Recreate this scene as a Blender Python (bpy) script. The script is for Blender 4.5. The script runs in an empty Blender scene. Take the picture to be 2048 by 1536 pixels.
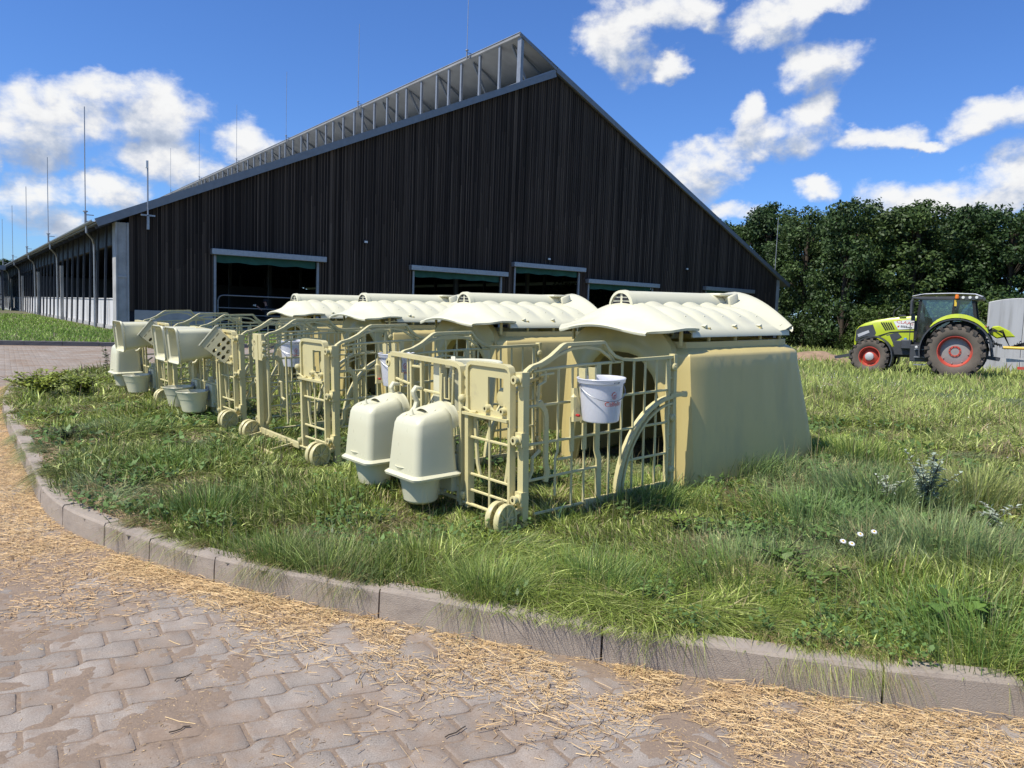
import bpy, bmesh, math, random
import numpy as np
from mathutils import Vector, Matrix
R_ = math.radians
rnd = random.Random(7)
nr = np.random.RandomState(11)
S = bpy.context.scene
COL = S.collection

# ------------------------------------------------------------------ camera
PITCH, ROLL, FPX = 4.98, 2.05, 1560.0
def cam_axes():
    p, r = R_(PITCH), R_(ROLL)
    fwd = np.array([0, math.cos(p), -math.sin(p)]); up0 = np.array([0, math.sin(p), math.cos(p)]); rt0 = np.array([1., 0, 0])
    rt = rt0*math.cos(r)+up0*math.sin(r); up = -rt0*math.sin(r)+up0*math.cos(r)
    return rt, up, fwd
RT, UPV, FWD = cam_axes()
CAM = np.array([0, 0, 1.4])
cd = bpy.data.cameras.new('camera'); cam = bpy.data.objects.new('camera', cd); COL.objects.link(cam)
cd.sensor_width = 36; cd.lens = 36*FPX/2048; cd.clip_start = .05; cd.clip_end = 3000
cam.matrix_world = Matrix([[RT[0], UPV[0], -FWD[0], 0], [RT[1], UPV[1], -FWD[1], 0], [RT[2], UPV[2], -FWD[2], 1.4], [0, 0, 0, 1]])
S.camera = cam
def ray(x, y): return ((x-1024)/FPX)*RT - ((y-768)/FPX)*UPV + FWD
def gnd(x, y, z=0.):
    d = ray(x, y); return CAM + d*(z-1.4)/d[2]

# ------------------------------------------------------------------ light
SUN = np.array([-.848, -.53, 0]); SUN /= np.linalg.norm(SUN); SUN_EL = R_(57)
sdir = Vector((SUN[0]*math.cos(SUN_EL), SUN[1]*math.cos(SUN_EL), math.sin(SUN_EL)))
sl = bpy.data.lights.new('sun', 'SUN'); sl.energy = 5.0; sl.angle = R_(.5); sl.color = (1, .955, .88)
so = bpy.data.objects.new('sun', sl); so.rotation_euler = sdir.to_track_quat('Z', 'Y').to_euler(); so.location = (-20, -10, 30); COL.objects.link(so)
S.view_settings.view_transform = 'Standard'; S.view_settings.look = 'None'; S.view_settings.exposure = 0.18; S.view_settings.gamma = 1
S.render.film_transparent = False
try:
    S.cycles.max_bounces = 6; S.cycles.diffuse_bounces = 3; S.cycles.transparent_max_bounces = 8; S.cycles.glossy_bounces = 2; S.cycles.transmission_bounces = 4
except Exception: pass

W = bpy.data.worlds.new('World'); S.world = W; W.use_nodes = True
wt = W.node_tree; wt.nodes.clear()
class NT:
    """tiny node-tree writer"""
    def __init__(s, t): s.t = t
    def n(s, typ, **k):
        nd = s.t.nodes.new(typ)
        for a, b in k.items(): setattr(nd, a, b)
        return nd
    def put(s, sock, v):
        if isinstance(v, bpy.types.NodeSocket): s.t.links.new(v, sock)
        elif v is not None: sock.default_value = v
    def m(s, op, a, b=None, c=None, clamp=False):
        nd = s.n('ShaderNodeMath', operation=op, use_clamp=clamp)
        s.put(nd.inputs[0], a); s.put(nd.inputs[1], b); s.put(nd.inputs[2], c); return nd.outputs[0]
    def noise(s, vec, scale, detail=4, rough=.55, dist=0, out=0):
        nd = s.n('ShaderNodeTexNoise'); s.put(nd.inputs['Vector'], vec); nd.inputs['Scale'].default_value = scale
        nd.inputs['Detail'].default_value = detail; nd.inputs['Roughness'].default_value = rough; nd.inputs['Distortion'].default_value = dist
        return nd.outputs[out]
    def ramp(s, fac, stops, interp='LINEAR'):
        nd = s.n('ShaderNodeValToRGB'); nd.color_ramp.interpolation = interp; el = nd.color_ramp.elements
        while len(el) < len(stops): el.new(.5)
        for e, (p, c) in zip(el, stops): e.position = p; e.color = (c[0], c[1], c[2], 1) if not isinstance(c, (int, float)) else (c, c, c, 1)
        s.put(nd.inputs[0], fac); return nd.outputs[0]
    def mix(s, fac, a, b, mode='MIX'):
        nd = s.n('ShaderNodeMix', data_type='RGBA', blend_type=mode); s.put(nd.inputs[0], fac)
        for k, v in ((6, a), (7, b)):
            if isinstance(v, tuple): v = (v[0], v[1], v[2], 1)
            s.put(nd.inputs[k], v)
        return nd.outputs[2]
    def mapping(s, vec, scale=(1, 1, 1), loc=(0, 0, 0), rot=(0, 0, 0)):
        nd = s.n('ShaderNodeMapping'); s.put(nd.inputs[0], vec); nd.inputs['Scale'].default_value = scale; nd.inputs['Location'].default_value = loc; nd.inputs['Rotation'].default_value = rot; return nd.outputs[0]
    def comb(s, x, y, z=0.):
        nd = s.n('ShaderNodeCombineXYZ'); s.put(nd.inputs[0], x); s.put(nd.inputs[1], y); s.put(nd.inputs[2], z); return nd.outputs[0]
w = NT(wt)
sky = w.n('ShaderNodeTexSky', sky_type='NISHITA'); sky.sun_disc = False; sky.sun_elevation = SUN_EL; sky.sun_rotation = math.atan2(SUN[0], SUN[1])
sky.air_density = 1.0; sky.dust_density = .35; sky.ozone_density = 2.6; sky.altitude = 100
tc = w.n('ShaderNodeTexCoord'); sp = w.n('ShaderNodeSeparateXYZ'); w.put(sp.inputs[0], tc.outputs['Generated'])
az = w.m('ARCTAN2', sp.outputs[0], sp.outputs[1]); el = w.m('ARCSINE', sp.outputs[2])
BL = [(110,225,170,70),(300,235,115,80),(40,255,130,60),(210,170,90,40),(330,320,120,45),(220,385,70,45),(400,345,90,45),(500,285,80,40),(60,400,85,55),(130,440,60,32),
      (1235,70,92,90),(1340,15,120,48),(1345,128,50,32),(1425,22,42,38),(1555,40,105,46),(1650,8,95,28),(1640,135,100,52),(1560,270,125,58),(1482,228,40,52),(1615,225,55,42),(1740,277,95,26),(1835,287,60,13),
      (1395,342,95,60),(1990,240,82,42),(1640,388,48,30),(1850,388,120,40),(1990,375,110,50),(2080,340,80,60),(1470,425,70,24),(-5,310,22,45),(2300,150,160,70),(-250,200,200,80),(-300,420,200,60)]
blobs = []
for x, y, rx, ry in BL:
    d = ray(x, y); d /= np.linalg.norm(d); blobs.append((math.atan2(d[0], d[1]), math.asin(d[2]), rx/FPX*.97, ry/FPX*.98))
# clouds for the rest of the sky
rr = random.Random(3)
for k in range(6):
    blobs.append((rr.uniform(1.2, 5.0), rr.uniform(.15, .9), rr.uniform(.1, .2), rr.uniform(.05, .1)))
def density(azs, els):
    cur = None
    for a, e, rx, ry in blobs:
        if a > math.pi: a -= 2*math.pi
        dx = w.m('MULTIPLY', w.m('SUBTRACT', azs, a), 1/rx); dy = w.m('MULTIPLY', w.m('SUBTRACT', els, e), 1/ry)
        q = w.m('MULTIPLY_ADD', dx, dx, w.m('MULTIPLY', dy, dy))
        cur = q if cur is None else w.m('SMOOTH_MIN', cur, q, .35)
    return w.m('SUBTRACT', 1.0, cur)
pv = w.comb(az, el, 0.)
nz = w.n('ShaderNodeTexNoise'); w.put(nz.inputs['Vector'], w.mapping(pv, (1, 1.5, 1))); nz.inputs['Scale'].default_value = 9; nz.inputs['Detail'].default_value = 7; nz.inputs['Roughness'].default_value = .6
nsp = w.n('ShaderNodeSeparateColor'); w.put(nsp.inputs[0], nz.outputs['Color'])
azd = w.m('ADD', az, w.m('MULTIPLY_ADD', nsp.outputs[0], .09, -.045)); eld = w.m('ADD', el, w.m('MULTIPLY_ADD', nsp.outputs[1], .07, -.035))
fb = w.noise(w.mapping(pv, (1, 1.3, 1)), 20, 9, .57, .15)
fb2 = w.noise(w.mapping(pv, (1, 1.3, 1), (.010, -.014*1.3, 0)), 20, 5, .57, .15)
D1 = density(azd, eld)
D2 = density(w.m('ADD', azd, -.012), w.m('ADD', eld, .022))
dens = w.m('ADD', D1, w.m('MULTIPLY_ADD', fb, 2.9, -1.45))
alpha = w.n('ShaderNodeMapRange', interpolation_type='SMOOTHSTEP'); w.put(alpha.inputs[0], dens); alpha.inputs[1].default_value = -.05; alpha.inputs[2].default_value = 1.0
d1c = w.m('MAXIMUM', D1, -1.); d2c = w.m('MAXIMUM', D2, -1.)
lit = w.m('MULTIPLY_ADD', w.m('SUBTRACT', d1c, d2c), .75, w.m('MULTIPLY', w.m('SUBTRACT', fb, fb2), 2.1))
lit = w.m('ADD', lit, .60)
thick = w.m('MULTIPLY', w.m('MAXIMUM', dens, 0.), -.10)
lit = w.m('ADD', lit, thick)
ccol = w.ramp(lit, [(0., (.42, .50, .66)), (.35, (.60, .67, .80)), (.60, (.84, .87, .94)), (.82, (1.02, 1.02, 1.02)), (1., (1.08, 1.08, 1.07))])
b1 = w.n('ShaderNodeBackground'); w.put(b1.inputs[0], w.mix(1.0, sky.outputs[0], (.62, .95, 1.50), 'MULTIPLY')); b1.inputs[1].default_value = .094
b2 = w.n('ShaderNodeBackground'); w.put(b2.inputs[0], ccol); b2.inputs[1].default_value = .78
mx = w.n('ShaderNodeMixShader'); wo = w.n('ShaderNodeOutputWorld')
w.put(mx.inputs[0], w.m('MULTIPLY', alpha.outputs[0], .97)); wt.links.new(b1.outputs[0], mx.inputs[1]); wt.links.new(b2.outputs[0], mx.inputs[2]); wt.links.new(mx.outputs[0], wo.inputs[0])
W.cycles.sampling_method = 'MANUAL'; W.cycles.sample_map_resolution = 512

# ------------------------------------------------------------------ helpers
def tag(o, label=None, cat=None, group=None, kind=None):
    if label: o['label'] = label
    if cat: o['category'] = cat
    if group: o['group'] = group
    if kind: o['kind'] = kind
    return o
def empty(name, loc=(0, 0, 0), rz=0., tilt=0.):
    o = bpy.data.objects.new(name, None); COL.objects.link(o); o.empty_display_size = .2
    o.matrix_world = Matrix.Translation(Vector(loc)) @ Matrix.Rotation(rz, 4, 'Z') @ Matrix.Rotation(-tilt, 4, 'Y')
    return o
def copy_tree(o, parent=None):
    c = o.copy(); COL.objects.link(c)
    if parent is not None: c.parent = parent
    for ch in list(o.children): copy_tree(ch, c)
    return c
class MB:
    """collects primitive shapes into one mesh"""
    def __init__(s): s.v = []; s.f = []; s.M = None
    def add(s, vs, fs):
        b = len(s.v)
        for p in vs:
            s.v.append(tuple(s.M @ Vector(p)) if s.M is not None else tuple(p))
        s.f += [tuple(i+b for i in f) for f in fs]
    def box(s, c, d, rot=None):
        hx, hy, hz = d[0]/2, d[1]/2, d[2]/2
        vs = [Vector((x, y, z)) for x in (-hx, hx) for y in (-hy, hy) for z in (-hz, hz)]
        if rot is not None: vs = [rot @ p for p in vs]
        s.add([p+Vector(c) for p in vs], [(0, 1, 3, 2), (4, 6, 7, 5), (0, 4, 5, 1), (2, 3, 7, 6), (0, 2, 6, 4), (1, 5, 7, 3)]); return s
    def bb(s, x0, x1, y0, y1, z0, z1): return s.box(((x0+x1)/2, (y0+y1)/2, (z0+z1)/2), (abs(x1-x0), abs(y1-y0), abs(z1-z0)))
    def sweep(s, pts, prof, side=None, closed=False):
        """prof: list of (a,b) offsets; a along side vector, b along the normal"""
        P = [Vector(p) for p in pts]; n = len(P); k = len(prof); vs = []; prev = None
        for i in range(n):
            if closed: t = (P[(i+1) % n]-P[i-1])
            else: t = P[min(i+1, n-1)]-P[max(i-1, 0)]
            t.normalize()
            if side is not None: a = Vector(side); a = (a-t*a.dot(t)).normalized()
            elif prev is None:
                a = Vector((0, 0, 1)) if abs(t.z) < .9 else Vector((1, 0, 0)); a = (a-t*a.dot(t)).normalized()
            else: a = (prev-t*prev.dot(t)).normalized()
            prev = a; b = t.cross(a)
            sc = 1.
            if 0 < i < n-1 or closed:
                t1 = (P[i]-P[i-1]).normalized(); c = max(.4, t.dot(t1)); sc = 1/c
            vs += [P[i]+a*p*1+b*q*sc for p, q in prof] if side is not None else [P[i]+(a*p+b*q) for p, q in prof]
        fs = []
        for i in range(n if closed else n-1):
            j = (i+1) % n
            for q in range(k): fs.append((i*k+q, i*k+(q+1) % k, j*k+(q+1) % k, j*k+q))
        if not closed: fs += [tuple(range(k))[::-1], tuple((n-1)*k+q for q in range(k))]
        s.add(vs, fs); return s
    def tube(s, pts, r, n=6, closed=False):
        return s.sweep(pts, [(r*math.cos(2*math.pi*i/n), r*math.sin(2*math.pi*i/n)) for i in range(n)], None, closed)
    def bar(s, pts, wa, wb, side): # wa along side, wb across
        return s.sweep(pts, [(-wa/2, -wb/2), (wa/2, -wb/2), (wa/2, wb/2), (-wa/2, wb/2)], side)
    def cyl(s, p0, p1, r, n=12, r2=None):
        p0, p1 = Vector(p0), Vector(p1); t = (p1-p0).normalized(); a = t.orthogonal().normalized(); b = t.cross(a); r2 = r if r2 is None else r2
        vs = [p0+(a*math.cos(2*math.pi*i/n)+b*math.sin(2*math.pi*i/n))*r for i in range(n)]+[p1+(a*math.cos(2*math.pi*i/n)+b*math.sin(2*math.pi*i/n))*r2 for i in range(n)]
        s.add(vs, [(i, (i+1) % n, n+(i+1) % n, n+i) for i in range(n)]+[tuple(range(n))[::-1], tuple(range(n, 2*n))]); return s
    def lathe(s, prof, c=(0, 0, 0), axis='z', n=24, sx=1., sy=1.):
        vs = []
        for r, z in prof:
            for i in range(n):
                a = 2*math.pi*i/n; p = (r*math.cos(a)*sx, r*math.sin(a)*sy, z)
                if axis == 'y': p = (p[0], p[2], p[1])
                if axis == 'x': p = (p[2], p[0], p[1])
                vs.append(Vector(p)+Vector(c))
        k = len(prof); s.add(vs, [(j*n+i, j*n+(i+1) % n, (j+1)*n+(i+1) % n, (j+1)*n+i) for j in range(k-1) for i in range(n)]); return s
    def prism(s, poly, axis, a, b):
        """poly 2D extruded from a to b along axis (x: poly=(y,z); y: (x,z); z: (x,y))"""
        def P(p, t): return {'x': (t, p[0], p[1]), 'y': (p[0], t, p[1]), 'z': (p[0], p[1], t)}[axis]
        n = len(poly); s.add([P(p, a) for p in poly]+[P(p, b) for p in poly], [tuple(range(n)), tuple(range(n, 2*n))[::-1]]+[(i, n+i, n+(i+1) % n, (i+1) % n) for i in range(n)]); return s
    def grid(s, rows):
        n = len(rows[0]); s.add([p for r in rows for p in r], [(i*n+j, i*n+j+1, (i+1)*n+j+1, (i+1)*n+j) for i in range(len(rows)-1) for j in range(n-1)]); return s
    def build(s, name, mat, parent=None, smooth=False, bevel=0., solid=0., seg=1, M=None, auto=40):
        me = bpy.data.meshes.new(name); me.from_pydata(s.v, [], s.f)
        bm = bmesh.new(); bm.from_mesh(me)
        bmesh.ops.remove_doubles(bm, verts=bm.verts, dist=1e-5) if smooth else None
        if solid:
            bmesh.ops.recalc_face_normals(bm, faces=bm.faces)
            bmesh.ops.solidify(bm, geom=bm.faces[:], thickness=solid)
        if bevel:
            ed = [e for e in bm.edges if len(e.link_faces) == 2 and e.calc_face_angle(0) > R_(35)]
            try: bmesh.ops.bevel(bm, geom=ed, offset=bevel, segments=seg, affect='EDGES', profile=.5, clamp_overlap=True)
            except Exception: pass
        bmesh.ops.recalc_face_normals(bm, faces=bm.faces)
        bm.to_mesh(me); bm.free()
        if smooth:
            me.polygons.foreach_set('use_smooth', [True]*len(me.polygons))
            try: me.set_sharp_from_angle(angle=R_(auto))
            except Exception: pass
        if mat is not None: me.materials.append(mat)
        o = bpy.data.objects.new(name, me); COL.objects.link(o)
        if parent is not None: o.parent = parent
        if M is not None: o.matrix_local = M
        return o
def npmesh(name, V, F3=None, F4=None, col=None, mat=None, smooth=False):
    """mesh from numpy arrays; col = per-vertex rgb"""
    me = bpy.data.meshes.new(name); me.vertices.add(len(V)); me.vertices.foreach_set('co', V.astype(np.float32).ravel())
    n4 = 0 if F4 is None else len(F4); n3 = 0 if F3 is None else len(F3)
    idx = np.concatenate(([F4.ravel()] if n4 else [])+([F3.ravel()] if n3 else [])).astype(np.int32)
    me.loops.add(len(idx)); me.loops.foreach_set('vertex_index', idx)
    st = np.concatenate([np.arange(n4)*4, n4*4+np.arange(n3)*3]).astype(np.int32)
    me.polygons.add(n4+n3); me.polygons.foreach_set('loop_start', st)
    if col is not None:
        a = me.attributes.new('Col', 'FLOAT_COLOR', 'POINT'); a.data.foreach_set('color', np.c_[col, np.ones(len(col))].astype(np.float32).ravel())
    if smooth: me.polygons.foreach_set('use_smooth', [True]*len(me.polygons))
    me.update(calc_edges=True); me.validate()
    if mat: me.materials.append(mat)
    o = bpy.data.objects.new(name, me); COL.objects.link(o); return o
def vcol(o, cols):
    a = o.data.attributes.new('Col', 'FLOAT_COLOR', 'POINT'); a.data.foreach_set('color', np.c_[cols, np.ones(len(cols))].astype(np.float32).ravel())
def text_mb(name, s, size, mat, parent, M, extrude=.001, xs=1.):
    cu = bpy.data.curves.new(name, 'FONT'); cu.body = s; cu.size = size; cu.extrude = extrude; cu.align_x = 'CENTER'; cu.align_y = 'CENTER'
    t = bpy.data.objects.new(name, cu); COL.objects.link(t); bpy.context.view_layer.update()
    me = bpy.data.meshes.new_from_object(t.evaluated_get(bpy.context.evaluated_depsgraph_get())); bpy.data.objects.remove(t)
    me.materials.clear(); me.materials.append(mat); o = bpy.data.objects.new(name, me); COL.objects.link(o)
    if parent is not None: o.parent = parent
    o.matrix_local = M @ Matrix.Diagonal((xs, 1, 1, 1)); return o

# ------------------------------------------------------------------ materials
MATS = {}
def mat(name, col=(.5, .5, .5), rough=.6, metal=0., var=.12, vs=3., bump=0., bs=60., spec=.5, vc=False, trans=0., dirt=None, dirt_s=2., dirt_t=(.5, .7), coords='Object', stretch=(1, 1, 1), sss=0.):
    m = bpy.data.materials.new(name); m.use_nodes = True; t = NT(m.node_tree); t.t.nodes.clear()
    out = t.n('ShaderNodeOutputMaterial'); b = t.n('ShaderNodeBsdfPrincipled'); tcn = t.n('ShaderNodeTexCoord'); vec = t.mapping(tcn.outputs[coords], stretch)
    base = (col[0], col[1], col[2], 1)
    if vc:
        at = t.n('ShaderNodeAttribute', attribute_name='Col'); c = at.outputs[0]
        if var: c = t.mix(1., c, t.ramp(t.noise(vec, vs, 5), [(.25, 1-var), (.75, 1+var)]), 'MULTIPLY')
    else:
        c = t.mix(1., (col[0], col[1], col[2]), t.ramp(t.noise(vec, vs, 5), [(.25, 1-var), (.75, 1+var)]), 'MULTIPLY')
    if name == 'leaf':
        oi = t.n('ShaderNodeObjectInfo').outputs['Random']; c = t.mix(1., c, t.ramp(oi, [(0., (.70, .78, .75)), (.5, (1., 1., 1.)), (1., (1.45, 1.28, .95))]), 'MULTIPLY')
    if dirt:
        c = t.mix(t.ramp(t.noise(vec, dirt_s, 7, .65), [(dirt_t[0], 0.), (dirt_t[1], 1.)]), c, dirt)
    t.put(b.inputs['Base Color'], c)
    b.inputs['Metallic'].default_value = metal; b.inputs['Specular IOR Level'].default_value = spec
    t.put(b.inputs['Roughness'], t.ramp(t.noise(vec, vs*2.3, 3), [(.3, max(0, rough-.08)), (.7, min(1, rough+.08))]))
    if bump:
        bn = t.n('ShaderNodeBump'); bn.inputs['Strength'].default_value = bump; bn.inputs['Distance'].default_value = .01
        t.put(bn.inputs['Height'], t.noise(vec, bs, 6, .6)); t.put(b.inputs['Normal'], bn.outputs[0])
    if sss:
        b.inputs['Subsurface Weight'].default_value = sss; b.inputs['Subsurface Radius'].default_value = (.05, .04, .03)
    if trans:
        tr = t.n('ShaderNodeBsdfTranslucent'); t.put(tr.inputs[0], c if vc else c); mxs = t.n('ShaderNodeMixShader'); mxs.inputs[0].default_value = trans
        t.t.links.new(b.outputs[0], mxs.inputs[1]); t.t.links.new(tr.outputs[0], mxs.inputs[2]); t.t.links.new(mxs.outputs[0], out.inputs[0])
    else: t.t.links.new(b.outputs[0], out.inputs[0])
    MATS[name] = m; return m
mat('tan_plastic', (.61, .485, .19), .42, var=.06, bump=.12, bs=9, dirt=(.42, .36, .18), dirt_s=2.6, dirt_t=(.52, .88), stretch=(1, 1, .4))
mat('cream_plastic', (.70, .665, .46), .36, var=.03, bump=.05, bs=10, dirt=(.56, .52, .38), dirt_s=3, dirt_t=(.52, .85))
mat('fence_plastic', (.62, .545, .27), .42, var=.06, bump=.05, bs=30, dirt=(.40, .34, .20), dirt_s=8, dirt_t=(.58, .9))
mat('box_plastic', (.58, .52, .30), .4)
mat('hood_plastic', (.66, .63, .43), .33, var=.03, bump=.04, bs=10, dirt=(.60, .56, .42), dirt_s=7, dirt_t=(.6, .9))
mat('white_plastic', (.84, .84, .86), .3, var=.03, trans=.35)
mat('red_ink', (.62, .09, .05), .5, var=.05)
mat('red_plastic', (.45, .03, .03), .35, var=.05)
mat('wire', (.35, .36, .38), .35, metal=.9)
mat('galv', (.36, .37, .38), .42, metal=.55, var=.15, vs=8)
mat('galv_light', (.27, .28, .29), .45, metal=.3, var=.12, vs=5)
mat('concrete', (.42, .41, .38), .85, var=.15, vs=1.3, bump=.35, bs=40, dirt=(.25, .24, .21), dirt_s=1.1, dirt_t=(.45, .8))
mat('white_concrete', (.62, .61, .58), .85, var=.12, vs=.8, bump=.2, bs=30, dirt=(.34, .32, .28), dirt_s=2.2, dirt_t=(.5, .85), stretch=(2.4, 2.4, .35))
mat('kerb_concrete', (.38, .315, .245), .9, var=.22, vs=5, bump=.5, bs=150, dirt=(.20, .165, .13), dirt_s=5, dirt_t=(.45, .75), stretch=(1, 1, 1.8))
mat('dark_metal', (.06, .065, .075), .5, metal=.3)
mat('roof_sheet', (.30, .31, .31), .55, metal=.2, var=.15, vs=2)
mat('roof_under', (.27, .265, .255), .7, var=.25, vs=.8, dirt=(.3, .29, .27), dirt_s=.6, dirt_t=(.45, .7))
mat('trim', (.22, .23, .24), .5, metal=.35, var=.1)
mat('green_curtain', (.015, .10, .085), .7, var=.25, vs=2)
mat('black', (.012, .012, .013), .6)
mat('rubber', (.035, .033, .031), .85, bump=.3, bs=40, dirt=(.16, .125, .09), dirt_s=3, dirt_t=(.4, .75))
mat('tyre_wall', (.13, .105, .08), .9, bump=.2, bs=20, var=.2)
mat('lime', (.45, .53, .02), .34, var=.05, spec=.5, dirt=(.30, .30, .10), dirt_s=2.5, dirt_t=(.52, .9))
mat('charcoal', (.055, .058, .062), .5)
mat('tractor_red', (.52, .06, .035), .5, var=.1, vs=2, dirt=(.32, .14, .09), dirt_s=3, dirt_t=(.45, .8))
mat('hub_grey', (.28, .26, .24), .6, var=.15)
mat('off_white', (.72, .72, .68), .4)
mat('amber', (.8, .2, .02), .3)
mat('yellow_paint', (.75, .50, .05), .45)
mat('steel_light', (.55, .54, .52), .5, metal=.2, dirt=(.35, .3, .25), dirt_s=3, dirt_t=(.5, .8))
mat('skin', (.42, .22, .16), .5)
mat('dark_cloth', (.02, .022, .03), .9)
mat('trunk', (.06, .045, .03), .9, bump=.6, bs=12, var=.3)
mat('leaf', (1, 1, 1), .55, vc=True, var=.3, vs=.5, trans=.22, spec=.35)
mat('grass_blade', (1, 1, 1), .5, vc=True, var=.1, vs=1., trans=.30, spec=.35)
mat('straw_mat', (1, 1, 1), .6, vc=True, var=.1, vs=9., trans=.0, spec=.35)
mat('petal', (.85, .85, .82), .6, trans=.2)
mat('petal_yellow', (.75, .42, .02), .6)
gm = bpy.data.materials.new('glass'); gm.use_nodes = True; g = NT(gm.node_tree); g.t.nodes.clear()
go = g.n('ShaderNodeOutputMaterial'); gg = g.n('ShaderNodeBsdfGlossy'); gg.inputs['Roughness'].default_value = .04; gt = g.n('ShaderNodeBsdfTransparent'); gt.inputs[0].default_value = (.62, .76, .74, 1)
gx = g.n('ShaderNodeMixShader'); gx.inputs[0].default_value = .14; g.t.links.new(gt.outputs[0], gx.inputs[1]); g.t.links.new(gg.outputs[0], gx.inputs[2]); g.t.links.new(gx.outputs[0], go.inputs[0]); MATS['glass'] = gm
# ------------------------------------------------------------------ terrain
KERB = [(-13.0, 17.2), (-11.2, 16.6), (-7.95, 13.4), (-7.6, 11.8), (-6.54, 9.9), (-5.1, 7.85), (-3.71, 5.95), (-3.2, 5.22), (-2.76, 4.71), (-2.3, 4.35), (-1.92, 4.09), (-1.48, 3.83), (-.57, 3.44), (.4, 3.08), (1.42, 2.80), (1.92, 2.72), (3.0, 2.58), (4.2, 2.5), (6, 2.45), (9, 2.5), (14, 3.0), (30, 5), (95, 14)]
# back edge of the island, along the lane in front of the barn
BACK = [(95, 76), (24, 70), (20.5, 60.5), (12, 42), (5, 28.5), (-1.5, 21.0), (-5.6, 16.9)]
def smooth_poly(P, it=2):
    for _ in range(it):
        Q = [P[0]]
        for a, b in zip(P[:-1], P[1:]): Q += [(a[0]*.75+b[0]*.25, a[1]*.75+b[1]*.25), (a[0]*.25+b[0]*.75, a[1]*.25+b[1]*.75)]
        Q.append(P[-1]); P = Q
    return P
KS = np.array(smooth_poly(KERB[2:], 2)); KS = np.vstack([np.array([[-6.9, 15.6], [-7.4, 14.9], [-7.8, 14.1]]), KS])
LAWN = np.vstack([KS, np.array(BACK)])
def inside(P, poly):
    x, y = P[:, 0], P[:, 1]; r = np.zeros(len(P), bool); n = len(poly)
    for i in range(n):
        x0, y0 = poly[i]; x1, y1 = poly[(i+1) % n]
        if y0 == y1: continue
        c = ((y0 > y) != (y1 > y)) & (x < (x1-x0)*(y-y0)/(y1-y0)+x0); r ^= c
    return r
def pdist(P, line):
    d = np.full(len(P), 1e9); px, py = P[:, 0], P[:, 1]
    for (x0, y0), (x1, y1) in zip(line[:-1], line[1:]):
        dx, dy = x1-x0, y1-y0; t = np.clip(((px-x0)*dx+(py-y0)*dy)/(dx*dx+dy*dy), 0, 1)
        d = np.minimum(d, np.hypot(px-x0-t*dx, py-y0-t*dy))
    return d
UA = R_(39.9); Uv = np.array([math.cos(UA), math.sin(UA)]); Vv = np.array([-Uv[1], Uv[0]]); O0 = np.array([.071, 4.60])
def ss(x): x = np.clip(x, 0, 1); return x*x*(3-2*x)
def vnoise(P, s, seed=0):
    """smooth 2D value noise in 0..1"""
    q = np.asarray(P)/s+1000.; i = np.floor(q).astype(np.int64); f = q-i; f = f*f*(3-2*f)
    def h(a, b):
        n = (a*73856093) ^ (b*19349663) ^ (seed*83492791); n = (n ^ (n >> 13))*1274126177 & 0x7fffffff
        return ((n ^ (n >> 16)) & 0xffff)/65535.
    a, b = i[:, 0], i[:, 1]
    return (h(a, b)*(1-f[:, 0])+h(a+1, b)*f[:, 0])*(1-f[:, 1])+(h(a, b+1)*(1-f[:, 0])+h(a+1, b+1)*f[:, 0])*f[:, 1]
def H(P):
    P = np.atleast_2d(np.asarray(P, float))[:, :2]; q = P-O0; u = q@Uv; v = q@Vv
    kd = np.minimum(pdist(P, KS), pdist(P, LAWN[len(KS)-1:]))
    base = .118+.0*kd
    slope = .045*np.clip(u, 0, 3.6)+.012*np.clip(v, 0, 6)*ss(kd/2)
    d = np.hypot(P[:, 0], P[:, 1])
    far = ss((u-3.8)/16.)*ss((P[:, 0]+2)/8)
    h = base+slope*(1-far)-.62*far*ss((P[:, 0]-0)/12)
    h += (vnoise(P, 1.1, 3)-.5)*.05*ss(kd/.6)
    return h
def H1(x, y): return float(H([[x, y]])[0])
def lawn_mesh():
    Vs = []; Fs = []; base = 0
    def patch(x0, x1, y0, y1, st, excl=None):
        nonlocal base
        xs = np.arange(x0, x1+1e-6, st); ys = np.arange(y0, y1+1e-6, st); X, Y = np.meshgrid(xs, ys, indexing='ij'); P = np.c_[X.ravel(), Y.ravel()]
        nx, ny = len(xs), len(ys); i, j = np.meshgrid(np.arange(nx-1), np.arange(ny-1), indexing='ij'); a = (i*ny+j).ravel()
        F = np.c_[a, a+ny, a+ny+1, a+1]; C = P[F].mean(1)
        ok = inside(C, LAWN) & (pdist(C, KS) > .055)
        if excl: ok &= ~((C[:, 0] > excl[0]) & (C[:, 0] < excl[1]) & (C[:, 1] > excl[2]) & (C[:, 1] < excl[3]))
        Fs.append(F[ok]+base); Vs.append(np.c_[P, H(P)]); base += len(P)
    patch(-12, 12, 2, 20, .1); patch(-12, 96, 2, 76, .5, (-12, 12, 2, 20))
    V = np.vstack(Vs); F = np.vstack(Fs); used = np.unique(F); m = np.zeros(len(V), int); m[used] = np.arange(len(used)); return V[used], m[F]
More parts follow.
